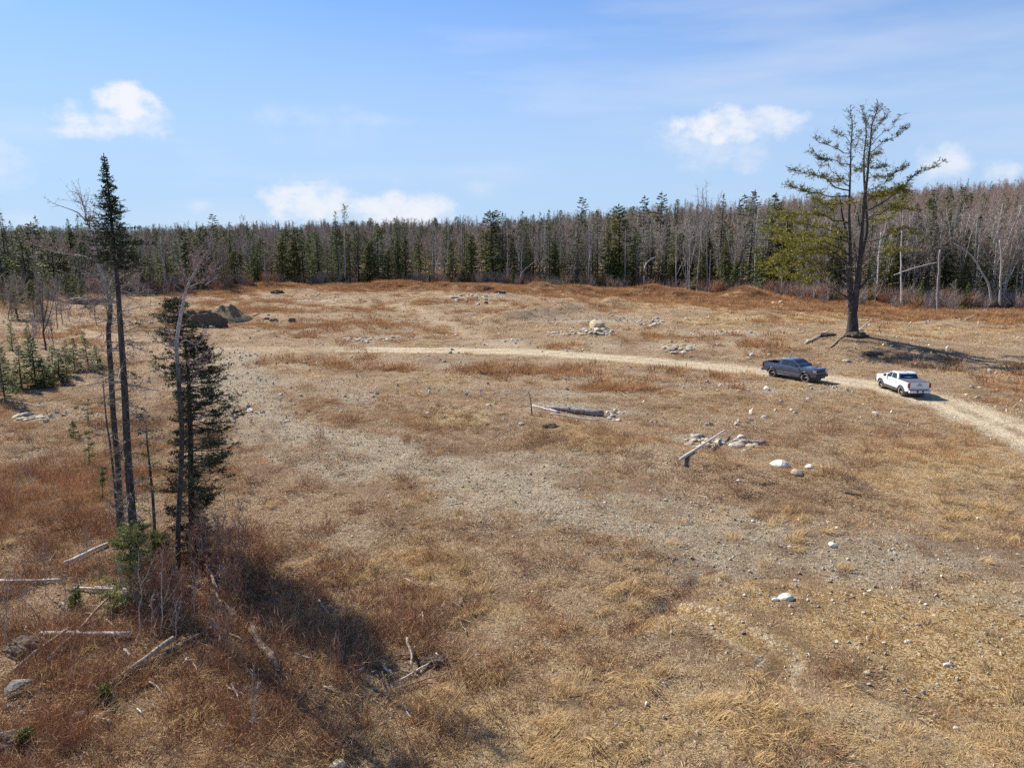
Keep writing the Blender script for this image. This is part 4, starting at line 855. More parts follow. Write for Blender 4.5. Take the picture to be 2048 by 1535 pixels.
def bare_tree(height, seed, bark='bark_grey', twig='twig_purple', spread=.28, start=.35, nb=20, tw=7, fork=.3, tr=.0085, lean=.03, wt=.035, curve=0.02):
    rng = np.random.default_rng(seed); tb = MB(); cb = MB()
    def stem(p, d, L, r, k, n=6, wob=.05, up=.02, taper=.82):
        Pp = [np.array(p, float)]; d = np.array(d, float)
        for i in range(n-1): d = d+rng.normal(size=3)*wob+np.array((0, 0, up)); d /= np.linalg.norm(d); Pp.append(Pp[-1]+d*L/(n-1))
        return np.array(Pp), r*(1-np.linspace(0, 1, n)*taper)
    trunks = []; d0 = np.array((rng.normal()*lean, rng.normal()*lean, 1.))
    P, rr = stem((0, 0, -.2), d0, height*.97, tr*height*1.2, 6, 9, curve*1.5, .01, .9); tb.tube(P, rr, 6); trunks.append((P, rr, start))
    if rng.random() < fork*2:
        i = rng.integers(2, 5); dd = P[i+1]-P[i]; dd /= np.linalg.norm(dd); dd = dd+rng.normal(size=3)*np.array((.28, .28, .05)); P2, r2 = stem(P[i], dd, height*(1-i/9)*.9, rr[i]*.75, 5, 7, .04, .05, .88); tb.tube(P2, r2, 5); trunks.append((P2, r2, .2))
    for (P, rr, st) in trunks:
        n = len(P); m = nb if st == start else nb//2
        for b in range(m):
            t = st+(1-st)*(b+rng.random())/m*.98; i = min(int(t*(n-1)), n-2); f = t*(n-1)-i; p = P[i]*(1-f)+P[i+1]*f; r = rr[i]*.55
            az = rng.random()*6.283; el = .5+.5*rng.random()+.25*t; L = height*spread*(1.05-t*.75)*(.5+.7*rng.random())
            Bp, br = stem(p, (math.cos(az)*math.cos(el), math.sin(az)*math.cos(el), math.sin(el)), L, max(.02, r*.6), 4, 5, .13, .05, .8); cb.tube(Bp, br, 4, .2, cap=False)
            q = tw; ii = rng.integers(1, 4, q); ff = rng.random(q)[:, None]; S = Bp[ii]*(1-ff)+Bp[ii+1]*ff; D = (Bp[-1]-Bp[0])/L+rng.normal(size=(q, 3))*.55+np.array((0, 0, .25)); D /= np.linalg.norm(D, axis=1)[:, None]; l2 = L*(.25+.35*rng.random(q))
            E = S+D*l2[:, None]; cb.slivers(S, E, wt*1.1, .4, rng=rng)
            S = np.concatenate([S, Bp[ii+1]]); D = np.concatenate([D, D]); l2 = np.concatenate([l2, l2])
            for k in range(4):
                f3 = (.15+.8*rng.random(len(S)))[:, None]; S3 = S+D*l2[:, None]*f3; D3 = D+rng.normal(size=D.shape)*.5+np.array((0, 0, .15)); D3 /= np.linalg.norm(D3, axis=1)[:, None]
                cb.slivers(S3, S3+D3*(l2*(.35+.4*rng.random(len(S))))[:, None], wt*.75, .8, rng=rng)
    return tb.mesh('trunk', bark, True), cb.mesh('crown', twig)
def rescale(t, w): t.scale = (t.scale[0]*w, t.scale[1]*w, t.scale[2]); return t
def make_tree(name, meshes, label, cat, loc, rz=0, sc=1.0, group=None, tilt=(0, 0)):
    t = thing(name, label, cat, loc, rz, group); t.scale = (sc,)*3 if isinstance(sc, (int, float)) else sc; t.rotation_euler = (tilt[0], tilt[1], rz)
    link_mesh('trunk', meshes[0], t); link_mesh('crown', meshes[1], t); return t

CONI = [('spruce_tree', conifer(13, 1.9, 'spruce_needles', 1, .06, .42, 6, 13), 'narrow dark green spruce', 13), ('spruce_tree', conifer(15, 1.7, 'spruce_needles', 2, .16, .46, 6, 12, gap=.18), 'tall slim dark spruce', 15),
        ('fir_tree', conifer(11, 2.3, 'fir_needles', 3, .03, .38, 7, 13, power=.75), 'broad mid green fir', 11), ('cedar_tree', conifer(11, 2.0, 'cedar_needles', 4, .04, .34, 8, 14, power=.55, droop=-.15, sw=.2), 'bushy yellow green cedar', 11),
        ('spruce_tree', conifer(16, 1.5, 'spruce_needles', 5, .42, .5, 5, 11, gap=.25), 'tall spruce with bare lower stem', 16), ('fir_tree', conifer(8, 1.7, 'fir_needles', 6, .03, .34, 7, 12), 'young pointed green fir', 8),
        ('cedar_tree', conifer(12, 2.4, 'cedar_needles', 8, .12, .40, 8, 13, power=.45, droop=-.2, sw=.22, gap=.2), 'rounded olive green cedar', 12)]
BARE = [('birch_tree', bare_tree(15, 11, 'bark_birch', 'twig_purple', .24, .45, 20, 6), 'white barked leafless birch', 15), ('birch_tree', bare_tree(14, 12, 'bark_birch', 'twig_grey', .26, .4, 18, 6, fork=.5), 'forked white birch without leaves', 14),
        ('maple_tree', bare_tree(15, 13, 'bark_grey', 'twig_rust', .27, .3, 24, 7), 'grey leafless maple with reddish twigs', 15), ('poplar_tree', bare_tree(17, 14, 'bark_pale', 'twig_grey', .18, .5, 18, 6), 'tall pale stemmed leafless poplar', 17),
        ('maple_tree', bare_tree(13, 15, 'bark_dark', 'twig_purple', .3, .25, 24, 7, fork=.5), 'dark stemmed leafless maple', 13), ('poplar_tree', bare_tree(16, 16, 'bark_grey', 'twig_purple', .2, .4, 20, 6), 'slender grey leafless poplar', 16),
        ('maple_tree', bare_tree(14, 17, 'bark_pale', 'twig_rust', .28, .3, 24, 7), 'pale leafless maple with rusty twig haze', 14)]
def pine_silhouette(seed, h=19, r=3.6):
    return conifer(h, r, 'spruce_needles', seed, .35, .95, 5, 20, power=.6, droop=-.05, sw=.3, slen=.8, gap=.2)
WPINE = ('pine_tree', pine_silhouette(31), 'tall white pine with open layered crown', 19)
REG = [(-1e9, 'at the far left wood edge'), (230, 'behind the lone spruce'), (440, 'behind the steep earth mound'), (560, 'in the dark evergreen row'), (840, 'behind the rubble bank'), (1010, 'behind the grey thicket'), (1180, 'behind the big tan boulder'), (1330, 'behind the brush pile'), (1480, 'behind the dark pickup'), (1640, 'behind the twin stemmed pine'), (1800, 'right of the twin stemmed pine'), (1930, 'at the right end of the woods')]
def region(px):
    s = REG[0][1]
    for a, b in REG:
        if px >= a: s = b
    return s
ROWS = ('front row of the woods', 'second row of the woods', 'deeper rows of the woods')
PROTO = {}
def plant(kind, px, d, sc, rz=None, label=None, row=None, Y=None, tilt=(0, 0)):
    """a tree at picture column px, d metres behind the wood edge"""
    u = ray(px, 560)[0]/ray(px, 560)[1]
    De = float(np.interp(u, EDGE_U, EDGE_D))+d if Y is None else Y
    x = u*De; loc = (x, De, hz(x, De)-.1); rz = R.random()*6.28 if rz is None else rz
    if label is None:
        lab = f"{kind[2]} {region(px)}"; grp = f"{kind[2]} trees {region(px)}"
    else: lab, grp = label, None
    key = id(kind[1])
    if key not in PROTO: PROTO[key] = make_tree(kind[0], kind[1], lab, kind[0].split('_')[0]+' tree', loc, rz, sc, grp, tilt); return PROTO[key]
    r = dup(PROTO[key], loc, rz, sc, lab, grp, tilt)
    if grp is None and 'group' in r: del r['group']
    return r
def hsc(kind, px, d, top_y):
    """scale that brings the top of a tree to that picture row"""
    u = ray(px, 560)[0]/ray(px, 560)[1]; De = float(np.interp(u, EDGE_U, EDGE_D))+d; dd = ray(px, top_y); zt = CAMH+dd[2]*De/dd[1]
    return (zt-hz(u*De, De))/kind[3]
def build_woods():
    # trees that stand out one by one: kind, column, metres behind the edge, row of the top, label
    S = [(CONI[3], 590, 1, 478, 'bushy yellow green cedar at the left of the dark row'), (CONI[0], 607, 0, 455, 'dark full spruce beside the bushy cedar'), (CONI[2], 640, 2, 460, 'broad fir in the gap of the dark row'), (CONI[0], 678, 1, 470, 'narrow spruce just left of the lone tall spruce'),
         (CONI[0], 718, 0, 450, 'dense dark spruce right of the lone tall spruce'), (CONI[2], 757, 0, 445, 'widest dark fir in the evergreen row'), (CONI[0], 735, 4, 462, 'spruce squeezed inside the dark evergreen row'), (CONI[1], 813, 2, 438, 'pointed spruce at the right end of dark row'), (CONI[2], 800, 0, 480, 'low full fir at the right end of dark row'), (CONI[2], 775, 0, 500, 'small fir filling the dark evergreen row'), (CONI[0], 700, 3, 468, 'hidden spruce behind the tall bare spruce stem'), (CONI[5], 905, 0, 492, 'bright small fir before grey birches'), (CONI[5], 942, 0, 480, 'pointed young fir before the leafless trees'), (CONI[1], 1005, 3, 425, 'slim dark spruce left of grey thicket'),
         (CONI[6], 985, 8, 420, 'olive crowned cedar standing above the grey trees'), (CONI[1], 1110, 3, 432, 'tall dark spruce behind the grey thicket'), (CONI[0], 1098, 0, 450, 'full spruce rising from the thicket'), (CONI[1], 1155, 2, 428, 'slender spruce right of the thicket'), (CONI[5], 1217, 0, 460, 'bright fir above the far weed line'), (CONI[6], 1238, 8, 408, 'rounded olive cedar with high crown'), (CONI[2], 1270, 0, 455, 'broad green fir above the boulder heap'), (CONI[1], 1437, 6, 388, 'tall dark spruce behind the brush pile'), (CONI[2], 1350, 6, 470, 'fir half hidden by white birches'), (CONI[5], 1318, 0, 500, 'small yellow green fir behind the bent birch'), (CONI[1], 1498, 10, 380, 'tall dark pointed spruce between the two skyline pines'), (CONI[2], 1536, 4, 385, 'big dark fir left of the twin stemmed pine'), (CONI[6], 1560, 4, 425, 'olive cedar touching the twin pine crown'), (CONI[5], 1400, 0, 505, 'dark low fir right of the bent birch'), (CONI[5], 1470, 0, 520, 'low dark fir by leaning trunk'),
         (CONI[0], 1822, 8, 405, 'dark spruce right of the twin pine'), (CONI[1], 1852, 12, 395, 'tall slim spruce among reddish maples'), (CONI[0], 1944, 4, 430, 'narrow dark spruce right of the snag'), (CONI[5], 1905, 0, 548, 'low green fir beside the snag foot'), (CONI[5], 1882, 0, 565, 'small dark fir at the snag foot'), (CONI[0], 1885, 14, 425, 'spruce deep among the pale birches'), (CONI[5], 1740, -1, 510, 'dark bushy fir right of the pine trunk'), (CONI[5], 1665, 0, 520, 'dark low fir left of the pine trunk'),
         (CONI[3], 470, 0, 500, 'yellow green cedar beyond the mound'), (CONI[0], 410, 2, 455, 'dark spruce above the mound'), (CONI[2], 335, 2, 470, 'green fir left of the mound'), (CONI[3], 375, 3, 480, 'yellowish cedar between two firs'), (CONI[2], 515, 0, 495, 'green fir left of the white birch stem'), (CONI[0], 5, 0, 460, 'dark hanging spruce at the left picture edge'), (CONI[2], 55, 4, 455, 'spruce with yellow green tips near left edge'), (CONI[2], 108, 2, 462, 'full fir second from the left edge group'), (CONI[0], 160, 4, 478, 'dark spruce in the left group'), (CONI[3], 130, 0, 505, 'low yellow green cedar in left group'), (CONI[2], 300, 0, 500, 'green fir behind birch crown'), (CONI[3], 270, 3, 490, 'olive cedar behind the tall lone spruce'),
         (BARE[0], 530, 0, 488, 'leaning white birch left of the dark row'), (BARE[3], 508, 2, 425, 'tall leafless poplar rising above the left woods'), (BARE[0], 873, 2, 480, 'white birch stem right of dark row'), (BARE[1], 1178, 2, 430, 'spreading white birch above the thicket'), (BARE[0], 1250, 1, 455, 'leaning white birch behind the boulder heap'), (BARE[0], 1300, 3, 440, 'tall white birch leaning over bent birch'), (BARE[1], 1353, 1, 445, 'bright forked birch behind the brush pile'), (BARE[1], 1375, 2, 450, 'slim birch left of dead topped spruce'), (BARE[0], 1465, 4, 430, 'thick white birch between firs'), (BARE[0], 1530, 1, 455, 'curved white birch left of the twin pine'), (BARE[3], 1445, 1, 470, 'straight pale poplar behind the brush pile'), (BARE[4], 1396, 3, 385, 'tall leafless maple above the dead tops'),
         (BARE[0], 1990, 5, 395, 'tallest white birch at the right end'), (BARE[1], 1830, 2, 440, 'leaning pale birch right of the twin pine'), (BARE[0], 1870, 4, 430, 'white birch left of the snag'), (BARE[1], 1955, 1, 450, 'curved birch stem right of the snag'), (BARE[3], 1770, 0, 450, 'straight pale poplar beside the twin pine'), (BARE[3], 1802, 0, 470, 'pale poplar with low broken branch'), (BARE[6], 2010, 0, 430, 'rust twigged maple near right edge'), (BARE[5], 2035, 2, 420, 'grey poplar at the right picture edge')]
    for (k, px, d, ty, lab) in S:
        t = plant(k, px, d, hsc(k, px, d, ty), label=lab)
        if k in CONI: rescale(t, 1.4 if k[3] < 14 else 1.25)
    for (px, d, ty, lab) in ((1162, 60, 392, 'spire topped white pine on the skyline above the thicket'), (1283, 60, 391, 'flat topped white pine on the skyline above the boulder'), (1317, 66, 383, 'round topped white pine highest of the skyline pair'), (1499, 90, 381, 'white pine above woods near the twin pine'), (1478, 95, 388, 'small topped white pine on skyline'), (435, 45, 426, 'broad topped white pine above the left skyline'), (150, 45, 447, 'flat white pine behind the left birch branch'), (995, 40, 418, 'knotty white pine above the rubble bank'), (1905, 200, 372, 'dark pine tip on the right hill crest'), (1850, 190, 378, 'slim pine tip on the right hill')):
        plant(WPINE, px, d, hsc(WPINE, px, d, ty)*1.0, label=lab)
    # the rest of the front woods, one by one
    rng = random.Random(99); nC = nB = 0
    mixfir = lambda px: np.interp(px, [0, 250, 450, 560, 830, 870, 1000, 1200, 1500, 1700, 2048], [.85, .78, .75, .85, .78, .5, .62, .6, .6, .5, .42])
    tops = lambda px: np.interp(px, [0, 300, 600, 900, 1000, 1200, 1400, 1600, 1800, 2048], [472, 472, 468, 456, 440, 432, 420, 415, 408, 398])
    pts = []
    while nC < 240 or nB < 255:
        px = rng.uniform(-90, 2140); d = rng.random()**1.35*42; fir = rng.random() < mixfir(px)
        if fir and nC >= 240 or (not fir and nB >= 255): continue
        if any(abs(px-a)*.13 < 1.1 and abs(d-b) < 1.1 for a, b in pts): continue
        pts.append((px, d))
        if fir:
            k = CONI[rng.choice((0, 2, 2, 3, 0, 5, 5, 6) if d < 12 else (0, 1, 1, 4, 4, 6))]; ty = tops(px)+(rng.uniform(0, 85) if d < 14 else rng.gauss(4, 28)); nC += 1
            if px < 560: ty += 6
        else:
            k = BARE[rng.choice((0, 1, 3, 5, 4, 0, 3) if px < 1650 else (0, 1, 2, 6, 3, 5, 4, 0))]; ty = tops(px)+rng.gauss(14, 20); nB += 1
        sc = hsc(k, px, d, ty); sc = max(.35, min(1.5, sc)); w = rng.uniform(1.05, 1.5) if fir else rng.uniform(.85, 1.2)
        row = 0 if d < 7 else 1 if d < 20 else 2
        o = plant(k, px, d, (sc*w, sc*w, sc), rng.random()*6.28)
        o['label'] = f"{k[2].replace(' with rusty twig haze', ', rusty twigs')} {('in front row', 'in second row', 'in deeper rows')[row]} {region(px)}"; o['group'] = f"{k[2]} trees, {('front', 'second', 'deeper')[row]} row, {region(px)}"
    # young firs and scrub stepping out into the clearing
    for i in range(46):
        px = rng.choice((rng.uniform(0, 470), rng.uniform(880, 1350), rng.uniform(1350, 2040), rng.uniform(0, 330))); d = rng.uniform(-9, 1.5) - (18*rng.random() if px < 330 else 0); k = CONI[rng.choice((5, 2, 5, 3))]
        h = rng.uniform(2.0, 6.0)/k[3]; o = plant(k, px, d, (h*1.3, h*1.3, h), rng.random()*6.28)
        o['label'] = f"young {('bright green', 'dark green', 'olive')[i % 3]} fir before the wood edge {region(px)}"; o['group'] = f"young {('bright green', 'dark green', 'olive')[i % 3]} firs before the wood edge, {region(px)}"
    for i in range(34):
        px = rng.choice((rng.uniform(0, 420), rng.uniform(1000, 1100), rng.uniform(1560, 2040), rng.uniform(0, 330))); d = rng.uniform(-8, 1) - (22*rng.random() if px < 330 else 0); k = BARE[rng.choice((4, 6, 1, 5))]
        h = rng.uniform(3.0, 7.5)/k[3]; o = plant(k, px, d, (h*1.2, h*1.2, h), rng.random()*6.28)
        o['label'] = f"low {k[2].replace('tall ', '').replace(' with rusty twig haze', '').replace(' with reddish twigs', '')} before the wood edge {region(px)}"; o['group'] = f"low {k[2]} shrub trees before the wood edge, {region(px)}"
    # woods beyond, one mass
    rg = np.random.default_rng(77); n = 15000
    y = np.sqrt(150**2+rg.random(n)*(760**2-150**2)); x = (rg.random(n)*2-1)*(.82*y+10); e = edge_dist(x, y)
    keep = (e > 34) & (rg.random(n) < np.clip(1.25-(y-150)/900, .3, 1)); x, y = x[keep], y[keep]; n = len(x); u = x/y
    src = [m for k in CONI for m in k[1]]+[m for k in BARE for m in k[1]]
    pf = np.interp(u, [-.75, -.3, 0, .3, .75], [.32, .30, .27, .19, .11]); pf = np.where(fbm(x/60, y/60, 131, 3) > .55, pf*1.9, pf*.7)
    isf = rg.random(n) < pf
    ci = rg.choice([0, 1, 4, 6, 1], n); bi = np.where(rg.random(n) < np.interp(u, [-.7, 0, .7], [.25, .45, .8]), rg.choice([2, 6, 2], n), rg.choice([0, 3, 5, 4], n))
    k = np.where(isf, ci, len(CONI)+bi); Hh = np.array([q[3] for q in CONI]+[q[3] for q in BARE])
    hgt = 9.5+9*rg.random(n)**2; hgt = hgt*np.where(isf, 1.04, 1.0); s = hgt/Hh[k]; z = H(x, y)-.3
    P = np.stack([x, y, z], 1); rot = np.stack([rg.normal(size=n)*.03, rg.normal(size=n)*.03, rg.random(n)*6.28], 1)
    wd = 1.15+.25*rg.random(n); Sc = np.stack([s*wd, s*wd, s], 1); t = rg.random(n)
    scatter('distant_woods', np.vstack([P, P]), np.concatenate([2*k, 2*k+1]), np.vstack([rot, rot]), np.vstack([Sc, Sc]), np.concatenate([t, t]), src, 'mixed leafless and evergreen woods covering the far hills', 'woods')
build_woods()
def build_under():
    """leafless brush and thickets at the foot of the woods"""
    rng = np.random.default_rng(61); n = 9000
    px = rng.random(n)*2300-120; d = rng.random(n)**1.2*34-5; u = (px-1024)/F/ray(1024, 560)[1]
    D = np.interp(u, EDGE_U, EDGE_D)+d-6*(rng.random(n) < .25); x = u*D; y = D
    dens = np.interp(px, [0, 350, 500, 900, 1020, 1100, 1200, 1500, 1600, 2048], [.8, .5, .25, .25, .8, .9, .5, .5, .9, .9])
    keep = rng.random(n) < dens*np.where(d < 0, .35, 1); x, y = x[keep], y[keep]; n = len(x)
    L = []
    for k in range(4):
        mb = MB(); m = 26; a = rng.random(m)*6.28; B = np.stack([np.cos(a)*.5*rng.random(m), np.sin(a)*.5*rng.random(m), np.zeros(m)], 1); ln = .1+.35*rng.random(m); Ls = 1.6+1.9*rng.random(m)
        D_ = np.stack([np.cos(a)*np.sin(ln), np.sin(a)*np.sin(ln), np.cos(ln)], 1); E = B+D_*Ls[:, None]; mb.slivers(B, E, .045, .3, rng=rng, cross=True)
        for q in range(6):
            f = (.3+.65*rng.random(m))[:, None]; S = B+(E-B)*f; D2 = D_+rng.normal(size=(m, 3))*.4; D2 /= np.linalg.norm(D2, axis=1)[:, None]; mb.slivers(S, S+D2*(Ls*.35)[:, None], .03, .7, rng=rng)
        L.append(mb.mesh('thicket_stems', ('twig_rust', 'twig_purple', 'red_twigs', 'twig_grey')[k]))
    s = .6+.7*rng.random(n)
    scatter('wood_edge_brush', np.stack([x, y, H(x, y)], 1), rng.integers(0, 4, n), np.stack([0*x, 0*x, rng.random(n)*6.28], 1), np.stack([s, s, s], 1), rng.random(n), L, 'reddish grey leafless brush at the foot of the woods', 'brush')
build_under()
# ------------------------------------------------------------------ trees that stand alone
class Hero:
    """a tree drawn limb by limb; points are given in pixels on an upright plane at depth Y"""
    def __init__(s, base_px, Y=None):
        b = at(*base_px) if Y is None else None
        if Y is not None:
            b = onY(base_px[0], base_px[1], Y); b.z = hz(b.x, b.y)
        s.b = b; s.Y = b.y; s.tb = MB(); s.cb = MB(); s.wb = MB(); s.fb = {}
        s.m = (b-Vector((0, 0, CAMH))).length/F; s.rng = np.random.default_rng(int(base_px[0]*7+base_px[1]))
    def p(s, px, py, dy=0.0): return np.array(onY(px, py, s.Y+dy)-s.b)
    def path(s, pts, dy0=0.0, dy1=0.0, n=10, wob=0.0):
        Q = np.array([s.p(q[0], q[1], dy0+(dy1-dy0)*i/(len(pts)-1)) for i, q in enumerate(pts)])
        t = np.linspace(0, len(pts)-1, n); i = np.minimum(t.astype(int), len(pts)-2); f = (t-i)[:, None]
        A = Q[np.maximum(i-1, 0)]; B = Q[i]; C = Q[i+1]; D = Q[np.minimum(i+2, len(pts)-1)]
        P = .5*((2*B)+(-A+C)*f+(2*A-5*B+4*C-D)*f**2+(-A+3*B-3*C+D)*f**3)
        if wob: P[1:] += s.rng.normal(size=(n-1, 3))*wob
        return P
    def fol(s, key):
        if key not in s.fb: s.fb[key] = MB()
        return s.fb[key]
    def sprays(s, P, f0, f1, n, tl, key, nl, ll, lw, flat=.3, updir=.1, twig_r=.012, tone0=.5):
        """side twigs with needle blades along a limb"""
        rng = s.rng; k = len(P); t = (f0+(f1-f0)*rng.random(n))*(k-1); i = np.minimum(t.astype(int), k-2); f = (t-i)[:, None]; S = P[i]*(1-f)+P[i+1]*f
        T = P[i+1]-P[i]; T /= np.linalg.norm(T, axis=1)[:, None]+1e-9
        r = rng.normal(size=(n, 3)); r[:, 2] *= flat; D = T*.6+r*.8; D[:, 2] += updir; D /= np.linalg.norm(D, axis=1)[:, None]
        L = tl*(.4+.8*rng.random(n)); E = S+D*L[:, None]; s.wb.slivers(S, E, twig_r, .3, rng=rng, cross=True)
        g = np.repeat(np.arange(n), nl); q = (.25+.8*rng.random(n*nl))[:, None]; A = S[g]+(E-S)[g]*q
        d = D[g]*.7+rng.normal(size=(n*nl, 3))*np.array((.7, .7, .45)); d[:, 2] += .12; d /= np.linalg.norm(d, axis=1)[:, None]
        l = ll*(.6+.8*rng.random(n*nl)); s.fol(key).leaves(A, A+d*l[:, None], lw*(.6+.8*rng.random(n*nl)), np.clip(tone0+.3*rng.normal(size=n*nl), 0, 1), rng)
    def bare_twigs(s, P, f0, n, tl, key=None, r=.012, up=.2, sub=3, buds=0, bl=.05, wood=None):
        rng = s.rng; k = len(P); mb = s.wb if wood is None else s.fol(wood)
        t = (f0+(1-f0)*rng.random(n))*(k-1); i = np.minimum(t.astype(int), k-2); f = (t-i)[:, None]; S = P[i]*(1-f)+P[i+1]*f
        T = P[i+1]-P[i]; T /= np.linalg.norm(T, axis=1)[:, None]+1e-9; D = T*.6+rng.normal(size=(n, 3))*.6+np.array((0, 0, up)); D /= np.linalg.norm(D, axis=1)[:, None]; L = tl*(.4+.9*rng.random(n)); E = S+D*L[:, None]
        mb.slivers(S, E, r*2, .5, rng=rng, cross=True)
        if sub:
            g = np.repeat(np.arange(n), sub); q = (.2+.75*rng.random(n*sub))[:, None]; A = S[g]+(E-S)[g]*q; d = D[g]+rng.normal(size=(n*sub, 3))*.6; d /= np.linalg.norm(d, axis=1)[:, None]; l = L[g]*(.25+.35*rng.random(n*sub)); B = A+d*l[:, None]; mb.slivers(A, B, r*1.3, .7, rng=rng)
            if buds:
                g2 = np.repeat(np.arange(n*sub), buds); q = rng.random(len(g2))[:, None]; C = A[g2]+(B-A)[g2]*q; d = rng.normal(size=(len(g2), 3)); d /= np.linalg.norm(d, axis=1)[:, None]; s.fol(key).leaves(C, C+d*bl, bl*.6, .7, rng)
    def finish(s, name, label, cat, bark, woodmat, fmats, group=None):
        t = thing(name, label, cat, s.b, 0, group); s.tb.build('trunk', bark, t, True)
        if s.cb.n: s.cb.build('limbs', bark if isinstance(bark, str) else bark, t, True)
        if s.wb.n: s.wb.build('twigs', woodmat, t)
        for k, mb in s.fb.items(): mb.build(fmats[k][0], fmats[k][1], t)
        return t

